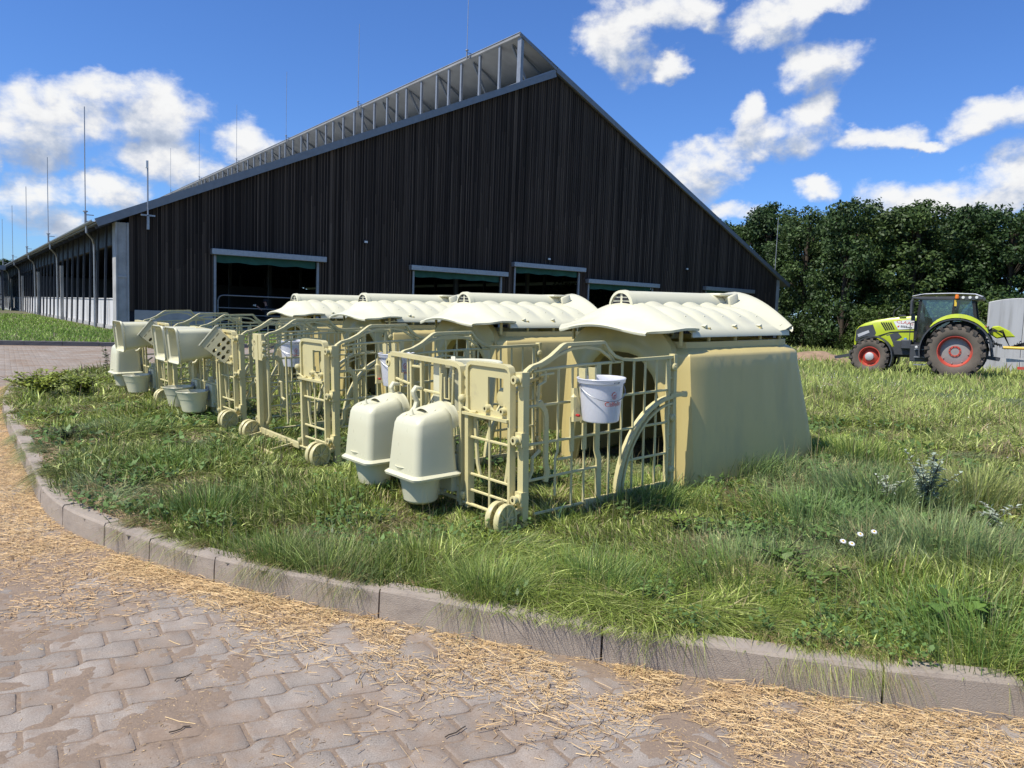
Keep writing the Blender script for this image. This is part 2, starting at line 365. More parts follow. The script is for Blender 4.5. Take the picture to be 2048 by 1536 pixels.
# soil-and-thatch material for the lawn and for the land beyond
def ground_mat(name, c1, c2, c3, s=1.):
    m = bpy.data.materials.new(name); m.use_nodes = True; t = NT(m.node_tree); b = t.t.nodes['Principled BSDF']; tcn = t.n('ShaderNodeTexCoord'); v = tcn.outputs['Object']
    c = t.mix(t.ramp(t.noise(v, 1.3*s, 6, .6), [(.38, 0.), (.6, 1.)]), c1, c2); c = t.mix(t.ramp(t.noise(v, 9*s, 6, .7), [(.45, 0.), (.68, 1.)]), c, c3)
    t.put(b.inputs['Base Color'], c); b.inputs['Roughness'].default_value = .95
    bn = t.n('ShaderNodeBump'); bn.inputs['Strength'].default_value = .7; bn.inputs['Distance'].default_value = .03; t.put(bn.inputs['Height'], t.noise(v, 30*s, 6, .7)); t.put(b.inputs['Normal'], bn.outputs[0])
    MATS[name] = m
ground_mat('soil', (.07, .075, .03), (.11, .105, .05), (.20, .16, .09))
ground_mat('field', (.05, .085, .02), (.075, .10, .03), (.12, .12, .05), .5)
V_, F_ = lawn_mesh(); tag(npmesh('lawn', V_, None, F_, None, MATS['soil'], True), kind='structure')
# land to the horizon
gb = MB(); xs = [-900, -300, -120, -60, -30, 0, 30, 60, 90, 130, 200, 400, 900]; ys = [-300, -60, 0, 20, 40, 60, 80, 110, 160, 300, 600, 1500]
gb.grid([[(x, y, -.06-.62*float(ss(np.array((x-4)/14.)))*float(ss(np.array((y-6)/18.)))) for y in ys] for x in xs]); tag(gb.build('ground', MATS['field'], smooth=True), kind='structure')

# ------------------------------------------------------------------ paving
def paver_mats():
    m = bpy.data.materials.new('paver'); m.use_nodes = True; t = NT(m.node_tree); b = t.t.nodes['Principled BSDF']; v = t.n('ShaderNodeTexCoord').outputs['Object']
    at = t.n('ShaderNodeAttribute', attribute_name='Col').outputs[0]
    c = t.mix(1., at, t.ramp(t.noise(v, 6, 5), [(.3, .86), (.7, 1.12)]), 'MULTIPLY')
    c = t.mix(1., c, t.ramp(t.noise(v, 200, 4, .75), [(.3, .58), (.52, 1.), (.75, 1.35)]), 'MULTIPLY')
    mask = t.m('ADD', t.m('MULTIPLY', t.noise(v, 1.5, 7, .68), .75), t.m('MULTIPLY', t.noise(v, 14, 5, .7), .25))
    fac = t.ramp(mask, [(.46, 0.), (.60, .9)])
    dc = t.mix(t.noise(v, 60, 5, .7), (.17, .118, .08), (.33, .235, .16))
    c = t.mix(t.m('MULTIPLY', fac, .93), c, dc)
    spk = t.ramp(t.noise(v, 110, 2, .5), [(.70, 0.), (.74, 1.)]); c = t.mix(t.m('MULTIPLY', spk, fac), c, (.55, .38, .17))
    t.put(b.inputs['Base Color'], c); b.inputs['Roughness'].default_value = .95; b.inputs['Specular IOR Level'].default_value = .15
    bn = t.n('ShaderNodeBump'); bn.inputs['Strength'].default_value = .45; bn.inputs['Distance'].default_value = .004; t.put(bn.inputs['Height'], t.m('ADD', t.noise(v, 130, 5, .7), t.m('MULTIPLY', mask, .4))); t.put(b.inputs['Normal'], bn.outputs[0])
    MATS['paver'] = m
    m = bpy.data.materials.new('joint_dirt'); m.use_nodes = True; t = NT(m.node_tree); b = t.t.nodes['Principled BSDF']; v = t.n('ShaderNodeTexCoord').outputs['Object']
    c = t.mix(t.noise(v, 60, 6, .7), (.165, .118, .083), (.34, .25, .172)); spk = t.ramp(t.noise(v, 110, 2, .5), [(.66, 0.), (.7, 1.)]); c = t.mix(spk, c, (.5, .34, .16))
    t.put(b.inputs['Base Color'], c); b.inputs['Roughness'].default_value = .95
    bn = t.n('ShaderNodeBump'); bn.inputs['Strength'].default_value = .8; bn.inputs['Distance'].default_value = .006; t.put(bn.inputs['Height'], t.noise(v, 90, 6, .75)); t.put(b.inputs['Normal'], bn.outputs[0])
    MATS['joint_dirt'] = m
paver_mats()
bx = MB(); bx.grid([[(x, y, -.0045) for y in (-12, 2, 10, 30, 60)] for x in (-45, -20, -6, 0, 8)]); bx.grid([[(x, y, -.0045) for y in (-12, 0, 4.2)] for x in (8, 20, 40, 90)]); tag(bx.build('road_bed', MATS['joint_dirt']), kind='structure')
def pavers():
    L, Wd = .209, .148; a = R_(33.2); ca, sa = math.cos(a), math.sin(a)
    # outline: long edges carry an S-shaped step, short edges straight
    n = 17; hl = L/2-.0075; hw = Wd/2-.0045
    xs = np.linspace(-hl, hl, n)
    def wave(x): x = (x+L/2) % L-L/2; return .0235*(np.tanh(x/(L*.10))-x/(L/2))
    rnd_c = np.zeros(n); rnd_c[[0, -1]] = .004
    top = np.c_[xs, hw+wave(xs)-rnd_c]; bot = np.c_[xs[::-1], (-hw+wave(xs+L/2)+rnd_c)[::-1]]
    out = np.vstack([top, bot]); inn = out.copy(); inn[:, 0] *= .972; inn[:, 1] = np.where(np.arange(len(out)) < n, out[:, 1]-.0022, out[:, 1]+.0022)
    k = len(out); V0 = np.vstack([np.c_[out, np.full(k, -.012)], np.c_[out, np.full(k, -.0022)], np.c_[inn, np.zeros(k)]])
    F = [(j*k+i, j*k+(i+1) % k, (j+1)*k+(i+1) % k, (j+1)*k+i) for j in range(2) for i in range(k)]
    F += [(2*k+i, 2*k+i+1, 2*k+k-2-i, 2*k+k-1-i) for i in range(n-1)]; F = np.array(F)
    ii, jj = np.meshgrid(np.arange(-150, 150), np.arange(-190, 200), indexing='ij'); ii = ii.ravel(); jj = jj.ravel()
    lx = (ii+.5*(jj % 2))*L; ly = jj*Wd; cx = lx*ca-ly*sa+.02; cy = lx*sa+ly*ca+.01; C = np.c_[cx, cy]
    ok = (cx > -15.5) & (cx < 8) & (cy > .6) & (cy < 26) & (cy > np.abs(cx)*.55-1.2)
    ok &= ~inside(C, LAWN) | (pdist(C, KS) < .02); ok &= (cy < 24.3+(cx+12.6)*.72)
    ok &= ~((cy > 9) & (rnd_arr(len(cx), 5) < .0))
    C = C[ok]; n_ = len(C); r = np.random.RandomState(4); ang = r.normal(0, .012, n_)+a; z = r.normal(0, .0007, n_); tx = r.normal(0, .006, n_); ty = r.normal(0, .006, n_)
    c, s = np.cos(ang)[:, None], np.sin(ang)[:, None]
    X = V0[None, :, 0]; Y = V0[None, :, 1]; V = np.stack([C[:, :1]+X*c-Y*s, C[:, 1:]+X*s+Y*c, V0[None, :, 2]+z[:, None]+X*tx[:, None]+Y*ty[:, None]], -1).reshape(-1, 3)
    F = (F[None]+(np.arange(n_)*len(V0))[:, None, None]).reshape(-1, 4)
    t = r.uniform(0, 1, n_)[:, None]; base = np.array([.285, .242, .198])*(1-t)+np.array([.365, .312, .258])*t; col = np.repeat(base, len(V0), 0)
    tag(npmesh('road', V, None, F, col, MATS['paver']), kind='structure')
def rnd_arr(n, s): return np.random.RandomState(s).uniform(0, 1, n)
pavers()
def dirt_layer():
    """brown dust lying over the paving: rises through the joints and hides whole stones in patches"""
    xs = np.arange(-5.2, 3.6, .014); ys = np.arange(1.6, 6.6, .014); X, Y = np.meshgrid(xs, ys, indexing='ij'); P = np.c_[X.ravel(), Y.ravel()]; ny = len(ys)
    n = vnoise(P, .62, 91)*.42+vnoise(P, .21, 92)*.30+vnoise(P, .075, 93)*.18+vnoise(P, .03, 94)*.10
    kd = pdist(P, KS); n = n+.14*np.exp(-(kd/.16)**2)+.07*ss((-P[:, 0]-1.0)/2.)*ss((P[:, 1]-3.2)/1.)
    z = -.0022+np.clip((n-.622)*.050, -.0010, .0042)+(vnoise(P, .034, 95)-.5)*.0030+(vnoise(P, .015, 96)-.5)*.0026
    i, j = np.meshgrid(np.arange(len(xs)-1), np.arange(ny-1), indexing='ij'); a = (i*ny+j).ravel(); F = np.c_[a, a+ny, a+ny+1, a+1]; C = P[F[:, 0]]+.007
    ok = (~inside(C, LAWN) | (pdist(C, KS) < .03)) & (C[:, 1] > np.abs(C[:, 0])*.55-1.2); F = F[ok]; used = np.unique(F); m_ = np.zeros(len(P), int); m_[used] = np.arange(len(used))
    tag(npmesh('road_dirt', np.c_[P, z][used], None, m_[F], None, MATS['joint_dirt'], True), kind='structure')
dirt_layer()
# kerb of the island: one metre stones, shorter on the tight bend
def kerb(name, line, top, wid, height, lens, m, seed=1, flip=1):
    L = np.array(line); seg = np.hypot(*(L[1:]-L[:-1]).T); cum = np.r_[0, np.cumsum(seg)]; tot = cum[-1]; mb = MB(); s = 0.; r = random.Random(seed)
    def at(t):
        t = min(max(t, 0), tot-1e-6); i = int(np.searchsorted(cum, t, 'right')-1); f = (t-cum[i])/seg[i]; p = L[i]*(1-f)+L[i+1]*f; return p
    cuts = []
    if name == 'kerb':
        cc = [(-6.54, 9.9), (-6.0, 9.1), (-5.45, 8.35), (-4.85, 7.5), (-4.27, 6.7), (-3.71, 5.95), (-3.2, 5.22), (-2.76, 4.71), (-2.3, 4.35), (-1.92, 4.09), (-1.48, 3.83), (-.57, 3.44), (.4, 3.08), (1.42, 2.80), (2.42, 2.65)]
        for q in cc:
            best = min(range(int(tot/.01)), key=lambda k_: (at(k_*.01)[0]-q[0])**2+(at(k_*.01)[1]-q[1])**2); cuts.append(best*.01)
    while s < tot-.05:
        p = at(s); ln = lens(p); nx_ = [c_ for c_ in cuts if c_ > s+.2]
        if nx_ and cuts[0] <= s+.01 or (nx_ and nx_[0]-s < 1.3): ln = nx_[0]-s
        e = min(s+ln, tot); k = max(2, int(ln/.16)); rows = []; g = .0045; dz = r.uniform(-.006, .006)
        for q in range(k+1):
            t = s+g+(e-s-2*g)*q/k; a, b = at(t-.03), at(t+.03); d = (b-a)/np.hypot(*(b-a)); nrm = np.array([-d[1], d[0]])*flip; p = at(t)
            ch = .014; jit = lambda: r.uniform(-.0025, .0025)
            prof = [(0, -.05), (0.004+jit(), height*.5), (.006+jit(), height-ch+dz), (ch+jit(), height+dz+jit()*.6), (wid-.01, height+dz), (wid, height-.01+dz), (wid, -.05)]
            rows.append([(p[0]+nrm[0]*w_, p[1]+nrm[1]*w_, top+z_) for w_, z_ in prof])
        b0 = len(mb.v); mb.grid(rows); m_ = len(rows[0]); mb.f.append(tuple(b0+i for i in range(m_))); mb.f.append(tuple(b0+k*m_+i for i in range(m_))[::-1])
        s = e
    return tag(mb.build(name, m), kind='structure')
kerb('kerb', KS, 0, .12, .138, lambda p: .52 if -3.9 < p[0] < -1.9 else 1.0, MATS['kerb_concrete'], 2)
FK = [(-30, 16.0), (-21, 20.3), (-15.24, 23.14), (-12.62, 24.5), (-8, 27.2), (2, 33.5), (14, 42)]
mat('dark_kerb', (.13, .125, .12), .9, var=.2, vs=3, bump=.4, bs=40)
kerb('far_kerb', smooth_poly(FK, 1), -.02, .13, .15, lambda p: 1., MATS['dark_kerb'], 3)
# verge between the lane and the barn
VG = np.vstack([np.array(smooth_poly(FK, 1)), np.array([(14, 60), (-20, 90), (-70, 110), (-70, 30)])])
def vergeH(P):
    P = np.atleast_2d(P)[:, :2]; d = pdist(P, np.array(smooth_poly(FK, 1))); return .10+.02*ss(d/5)
def verge():
    xs = np.arange(-60, 4, .8); ys = np.arange(14, 80, .8); X, Y = np.meshgrid(xs, ys, indexing='ij'); P = np.c_[X.ravel(), Y.ravel()]; ny = len(ys)
    i, j = np.meshgrid(np.arange(len(xs)-1), np.arange(ny-1), indexing='ij'); a = (i*ny+j).ravel(); F = np.c_[a, a+ny, a+ny+1, a+1]
    FKs = np.array(smooth_poly(FK, 1)); keep = inside(P[F].mean(1), VG); F = F[keep]
    # snap vertices that fall before the kerb back onto it
    used = np.unique(F); Pu = P[used].copy(); out = ~inside(Pu, VG)
    for k in np.where(out)[0]:
        best = None
        for A, B in zip(FKs[:-1], FKs[1:]):
            ab = B-A; t = np.clip(((Pu[k]-A)@ab)/(ab@ab), 0, 1); q = A+t*ab; d = np.hypot(*(q-Pu[k]))
            if best is None or d < best[0]: best = (d, q, ab/np.hypot(*ab))
        if best[0] < 1.5: Pu[k] = best[1]+np.array([-best[2][1], best[2][0]])*.06
    m_ = np.zeros(len(P), int); m_[used] = np.arange(len(used)); tag(npmesh('verge', np.c_[Pu, vergeH(Pu)], None, m_[F], None, MATS['soil'], True), kind='structure')
verge()

# ------------------------------------------------------------------ barn
BA = R_(36.0)           # barn axes: u along the gable wall, v along the building
BO = Vector((-17.73, 36.0, 0)); BM = Matrix.Translation(BO) @ Matrix.Rotation(BA, 4, 'Z')
barn = bpy.data.objects.new('barn', None); COL.objects.link(barn); barn.matrix_world = BM
tag(barn, 'huge dark timber-clad cattle barn with pitched roof and open ridge vent', 'barn')
BL_, BW = 104., 48.3; UR, ZR = 21.6, 18.2
def zl(u): return 5.45+.4545*u                     # underside of left roof slope (measured)
def zr(u): return ZR-.35-(u-UR)*.4665              # underside of right roof slope
mat('wood', (1, 1, 1), .85, vc=True, var=.28, vs=1.1, bump=.4, bs=25, stretch=(1, 1, .12), spec=.25)
DO = [(3.85, 9.0, 3.87), (14.75, 20.75, 3.80), (21.85, 27.0, 4.45), (27.95, 33.9, 3.72), (39.7, 44.7, 3.84)]
def gable():
    r = random.Random(5); mb = MB(); cols = []; u = .02; bt_ = False
    def ztop(u): return min(zl(u)-.02 if u < 24.15 else 1e9, zr(u)-.02 if u > 23.5 else 1e9)
    while u < BW-.05:
        bt_ = not bt_; wd = r.choice([.045, .05, .055]) if bt_ else r.choice([.10, .115, .13]); u1 = min(u+wd, BW); zb = 0.0; um = (u+u1)/2
        for a, b, z in DO:
            if a-.03 < um < b+.03: zb = z+.1
        if u < 3.7: zb = max(zb, 1.0)
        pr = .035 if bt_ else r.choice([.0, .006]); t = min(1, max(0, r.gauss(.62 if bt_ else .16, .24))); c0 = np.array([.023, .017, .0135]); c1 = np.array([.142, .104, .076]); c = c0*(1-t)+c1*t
        zs = [zb, ztop(um)]
        if zs[1]-zs[0] > 5:
            k = r.uniform(zs[0]+2.0, zs[1]-1.5); zs = [zb, k, zs[1]]
        for z0, z1 in zip(zs[:-1], zs[1:]):
            f = r.uniform(.8, 1.25); z0_ = z0+(.006 if z0 > zb else 0)
            slope = 0 if z1 < zs[-1] else ((ztop(u1)-ztop(u))/2)
            mb.add([(u+.006, -pr, z0_), (u1-.006, -pr, z0_), (u1-.006, -pr, z1+slope), (u+.006, -pr, z1-slope), (u+.006, .04, z0_), (u1-.006, .04, z0_), (u1-.006, .04, z1+slope), (u+.006, .04, z1-slope)], [(0, 1, 2, 3), (0, 3, 7, 4), (1, 5, 6, 2), (0, 4, 5, 1)])
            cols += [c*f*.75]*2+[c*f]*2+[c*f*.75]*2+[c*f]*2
        u = u1+.001
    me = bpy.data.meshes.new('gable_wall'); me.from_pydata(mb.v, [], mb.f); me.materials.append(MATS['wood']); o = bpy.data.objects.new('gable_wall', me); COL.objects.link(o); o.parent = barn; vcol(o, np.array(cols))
    # dark backing behind the boards, cut by the doors
    mb = MB(); us = sorted(set([0.03, BW-.03, 24.1]+[d[0] for d in DO]+[d[1] for d in DO]))
    for a, b in zip(us[:-1], us[1:]):
        zb = 0
        for d0, d1, z in DO:
            if d0 <= a+.01 and b <= d1+.01: zb = z+.1
        mb.prism([(a, zb), (b, zb), (b, ztop(b)-.05), (a, ztop(a)-.05)], 'y', .045, .12)
    mb.build('wall_backing', MATS['dark_cloth'], barn)
gable()
MB().bb(.22, 3.72, -.07, .1, 0, 1.06).build('plinth', MATS['concrete'], barn, bevel=.01)
c_ = MB(); c_.bb(-.56, .0, -.02, .75, 0, 5.0); c_.bb(-.56, -.48, -.10, -.02, 0, 5.0).bb(-.08, 0, -.10, -.02, 0, 5.0).bb(-.48, -.08, -.06, -.02, 2.5, 2.62); c_.build('column', MATS['concrete'], barn, bevel=.012)
MB().bb(BW, BW+.35, -.06, .5, 0, 5.1).build('column', MATS['concrete'], barn, bevel=.012)
# roof
ov = -1.35; v0 = -.28
def roof_slab(name, prof, m, parent=barn): return MB().prism(prof, 'y', v0, BL_).build(name, m, parent)
th = .16
# trapezoid sheets as ridged slab
def sheet(name, ua, za, ub, zb, m, under=None):
    mb = MB(); n = 0; v = v0; rows = []
    mb.add([(ua, v0, za), (ub, v0, zb), (ub, BL_, zb), (ua, BL_, za)], [(0, 1, 2, 3)])
    mb.add([(ua, v0, za-th), (ub, v0, zb-th), (ub, BL_, zb-th), (ua, BL_, za-th)], [(0, 1, 2, 3)])
    mb.add([(ua, v0, za), (ub, v0, zb), (ub, v0, zb-th), (ua, v0, za-th)], [(0, 1, 2, 3)])
    mb.add([(ua, v0, za), (ua, BL_, za), (ua, BL_, za-th), (ua, v0, za-th)], [(0, 1, 2, 3)])
    mb.add([(ub, v0, zb), (ub, BL_, zb), (ub, BL_, zb-th), (ub, v0, zb-th)], [(0, 1, 2, 3)])
    return mb.build(name, m, barn)
rl = sheet('roof', ov, zl(ov)+th, 24.1, zl(24.1)+th-.02, MATS['roof_sheet'])
rr_ = sheet('roof', UR-.22, ZR+.1, BW+1.3, zr(BW+1.3)+.0, MATS['roof_under'])
# right slope top skin, a little above the boards
sk = MB(); ua, ub = UR-.26, BW+1.35; za, zb = ZR+.125, zr(BW+1.35)+.04
sk.add([(ua, v0-.04, za), (ub, v0-.04, zb), (ub, BL_, zb), (ua, BL_, za)], [(0, 1, 2, 3)]); sk.build('roof_skin', MATS['roof_sheet'], barn, solid=.03)
# verge boards along the gable
tb = MB(); tb.bar([(ov, v0-.03, zl(ov)+.03), (24.2, v0-.03, zl(24.2)+.03)], .05, .36, (0, 1, 0)); tb.bar([(24.3, v0-.04, zr(24.3)+.13), (BW+1.35, v0-.04, zr(BW+1.35)-.08)], .05, .30, (0, 1, 0)); tb.bar([(UR-.26, v0-.05, ZR+.03), (24.35, v0-.05, zr(24.35)+.14)], .05, .16, (0, 1, 0)); tb.build('verge_board', MATS['trim'], barn)
# ridge clerestory
rv = MB(); zb0 = zl(UR)+.1
rv.bb(UR-.1, UR+.1, v0, .1, zb0-.1, ZR-.1); rv.bar([(UR-.05, v0+.03, zb0+.05), (24.2, v0+.03, zl(24.2)+.22)], .12, .2, (0, 1, 0))
vv = [1.98, 4.23, 6.47, 8.08, 9.71, 11.92, 14.2, 15.73]
while vv[-1] < BL_-2.5: vv += [vv[-1]+1.65, vv[-1]+3.9, vv[-1]+6.1]
rv.build('ridge_post', MATS['galv_light'], barn)
for v in vv: MB().bb(UR-.14, UR-.01, v-.09, v+.09, zb0+.05, ZR-.1).build('ridge_post', MATS['galv_light'], barn)
rv = MB(); rv.bb(UR-.12, UR+.02, v0, BL_, zb0-.06, zb0+.12); rv.bb(UR-.11, UR, v0, BL_, ZR-.12, ZR+.02); rv.build('ridge_rail', MATS['trim'], barn)
rv = MB()
for k in range(0, 24):
    v = .9+k*4.4
    for s_ in (((UR+.1, v, ZR-.2), (24.0, v, zl(24.)+.25)), ((UR+.1, v, ZR-.3), (UR+1.2, v+.0, zl(UR+1.2)+.25))): MB().bar(s_, .09, .13, (0, 1, 0)).build('ridge_brace', MATS['trim'], barn)
# purlins under the eaves and rafters of the overhang
for k in range(44): MB().bar([(ov+.05, .4+k*2.4, zl(ov)-.12), (.4, .4+k*2.4, zl(.4)-.12)], .08, .16, (0, 1, 0)).build('rafter', MATS['dark_metal'], barn)
MB().bb(-.34, -.1, .76, BL_, 4.1, zl(-.3)+.1).build('eave_light_blocker', MATS['black'], barn)  # added black strip, stops sky light leaking through under the eave
# gutter
gu = MB(); pr = [(.10*math.cos(a), .10*math.sin(a)) for a in np.linspace(math.pi, 2*math.pi, 7)]; pr += [(x*.85, y*.85) for x, y in pr[::-1]]
gu.add([(ov-.1+x, v, zl(ov)+.14+z) for v in (v0, BL_) for x, z in pr], [(i, (i+1) % 14, 14+(i+1) % 14, 14+i) for i in range(14)]+[tuple(range(14))]); gu.build('gutter', MATS['galv'], barn)
# left long wall: low concrete panels, slanting posts, downpipes
lw = MB(); v = .8
while v < BL_-2: lw.bb(-.42, -.28, v, v+2.42, .28, 1.52); v += 2.45
lw.build('low_wall', MATS['white_concrete'], barn, bevel=.008)
MB().bb(-.46, -.24, .78, BL_, 1.522, 1.57).build('wall_cap', MATS['white_concrete'], barn)
MB().bb(-.60, -.2, .76, BL_, -.1, .278).build('footing', MATS['concrete'], barn)
for k in range(41):
    v = 2.7+k*2.45; MB().bar([(-.62, v, .12), (-.50, v, 5.0)], .09, .10, (0, 1, 0)).build('wall_post', MATS['dark_metal'], barn)
for v in (3.2, 18.9, 34.8, 51., 67., 83.):
    MB().bb(-.80, -.62, v-.13, v+.13, -.1, 3.6).build('column', MATS['concrete'], barn) if v > 4 else None
    MB().tube([(ov-.08, v-1.1, zl(ov)+.05), (ov-.08, v-1.1, zl(ov)-.25), (-1.1, v-.4, 4.35), (-.98, v-.05, 4.15), (-.96, v, 3.9), (-.96, v, 0)], .055, 8).build('downpipe', MATS['galv'], barn, smooth=True)
# right long wall: the same, seen only through the doors; opposite gable; floor
MB().bb(BW-.1, BW+.05, .5, BL_, 0, 1.3).build('low_wall', MATS['dark_kerb'], barn)
MB().bb(BW-.15, BW-.12, 15, BL_, 0, 5.0).build('side_light_blocker', MATS['black'], barn)  # added black sheet, keeps bright sky out of the door openings
for k in range(20): MB().bb(BW-.1, BW+.05, 2.6+k*5.2, 2.85+k*5.2, 1.3, 4.9).build('wall_post', MATS['dark_metal'], barn)
MB().prism([(0, 0), (BW, 0), (BW, 5), (24, 16.3), (0, 5.2)], 'y', BL_-.3, BL_-.1).build('back_gable', MATS['dark_cloth'], barn)
MB().bb(-.2, BW+.2, .15, BL_, -.05, .02).build('barn_floor', MATS['dark_kerb'], barn)
ib = MB()
for k in range(10):
    for u in (11.8, 21.3, 27.4, 36.5): ib.bb(u-.11, u+.11, 6+k*9.6, 6.22+k*9.6, 0, min(zl(u), zr(u)+9 if u < 24 else zr(u))-.1)
ib.bb(-.2, 47.9, 40, 40.2, 0, 3.4)  # added cross wall, there only to darken the interior
MB().bb(.5, 47.5, .3, BL_-1, 5.3, 5.35).build('ridge_light_blocker', MATS['black'], barn)  # added black sheet, blocks light from the ridge opening above
for u in (10.2, 12.8, 35.5, 38.): ib.bb(u, u+.06, 1.5, 90, 1.25, 1.31).bb(u, u+.06, 1.5, 90, .5, .56)
ib.build('stanchions_and_blocker', MATS['dark_metal'], barn)
# doors
LN = [(3.59, 9.38, 4.13), (14.4, 21.08, 4.06), (21.51, 27.34, 4.72), (27.6, 34.32, 4.03), (39.28, 45.06, 4.13)]
for (a, b, z), (d0, d1, dz) in zip(LN, DO):
    f = bpy.data.objects.new('door_frame', None); COL.objects.link(f); f.parent = barn
    for q in (d0-.10, d1-.02): MB().bb(q, q+.12, -.06, .06, 0, z-.30).build('jamb', MATS['galv_light'], f, bevel=.01)
    MB().bb(a, b, -.40, -.03, z-.28, z).build('lintel_box', MATS['galv'], f, bevel=.015)
    cu = MB(); cu.grid([[(d0+.05+(d1-d0-.1)*i/24, .09+.03*math.sin(i*1.3), zz) for zz in (z-.2, z-.5, z-.62-.03*math.sin(i*.9))] for i in range(25)]); cu.build('curtain', MATS['green_curtain'], f, smooth=True, solid=.01)
for u, v, z in ((11.68, -.14, 5.12), (24.37, -.14, 5.1), (37.3, -.14, 5.3)):
    l = MB(); l.bb(u-.12, u+.12, v-.05, v+.06, z-.08, z+.07); l.bb(u-.03, u+.03, v, .0, z-.02, z+.03); l = l.build('flood_lamp', MATS['charcoal'], barn, bevel=.01); MB().bb(u-.09, u+.09, v-.062, v-.052, z-.055, z+.045).build('lamp_glass', MATS['off_white'], l)
# lightning rods
def lrod(x, y, z, h, br=None):
    r = MB(); r.tube([(x, y, z), (x, y, z+h*.5), (x+.01, y, z+h)], .022, 6); r = r.build('lightning_rod', MATS['galv'], barn, smooth=True)
    m = MB(); m.lathe([(.0, z+.06), (.10, z+.05), (.11, z), (.05, z-.02), (.05, z-.55), (0, z-.55)], (x, y, 0), n=10); m.bb(x-.02, x+.35, y-.02, y+.02, z-.15, z-.11).bb(x-.02, x+.35, y-.02, y+.02, z-.45, z-.41); m.build('rod_base', MATS['galv_light'], r, smooth=True)
for k in range(7): lrod(-1.5, 1.85+16.2*k, 5.5, 4.75)
for k, v in enumerate((5.2, 21.9, 38.8, 55.3, 72, 88.5)): lrod(UR-.5, v, ZR+.35, 6.2)
lrod(BW+1.35, 1.2, 5.4, 5.0)
# camera mast on the gable
am = MB(); am.tube([(.75, -.34, 4.9), (.75, -.34, 7.85)], .035, 8); am.bb(.45, 1.05, -.42, -.3, 5.35, 5.42).bb(.70, .80, -.42, -.25, 4.75, 5.4); am = am.build('mast', MATS['galv'], barn, smooth=True, auto=30); MB().bb(.66, .76, -.42, -.30, 7.5, 7.85).build('antenna', MATS['off_white'], am, bevel=.015)
# far shed beyond the barn's left side
sh = bpy.data.objects.new('shed', None); COL.objects.link(sh); sh.matrix_world = BM @ Matrix.Translation((-14, 56, 0)); tag(sh, 'open dark shed with flat roof and railings, far left beyond the barn', 'shed')
MB().bb(-12, 12.2, 0, 12, 4.25, 4.7).build('roof', MATS['trim'], sh)
MB().bb(-12, 12.2, 11.6, 11.8, 0, 4.25).build('wall', MATS['dark_cloth'], sh)
for x in (-6, 0, 6, 11.9): MB().bb(x-.1, x+.1, .2, .4, 0, 4.25).build('post', MATS['dark_metal'], sh)
lp = MB()
for k in range(22): lp.bb(-11+k*1.05, -10.35+k*1.05, 7.0, 7.15, .2, 1.9)
lp.build('slatted_screen', MATS['white_concrete'], sh)
rl_ = MB()
for z in (.7, 1.15, 1.7): rl_.bb(-11.5, 11.8, .25, .32, z, z+.09)
for k in range(24): rl_.bb(-11.5+k, -11.44+k, .25, .31, 0, 1.75)
rl_.build('railing', MATS['dark_metal'], sh)
# gate in the first doorway
gt_ = bpy.data.objects.new('metal_gate', None); COL.objects.link(gt_); gt_.matrix_world = BM @ Matrix.Translation((4.1, .5, 0)); tag(gt_, 'tubular metal cattle gate with rounded corner inside the leftmost barn doorway', 'gate')
MB().tube([(0, 0, .2), (0, 0, 1.65), (.04, 0, 1.8), (.12, 0, 1.88), (.25, 0, 1.92), (4.6, 0, 1.92)], .03, 8).tube([(0, 0, .25), (4.6, 0, .25)], .025, 6).tube([(4.6, 0, .2), (4.6, 0, 1.92)], .03, 8).build('frame', MATS['galv_light'], gt_, smooth=True)
for z in (.6, .95, 1.3): MB().tube([(0, 0, z), (4.6, 0, z)], .02, 6).build('rail', MATS['galv_light'], gt_, smooth=True)
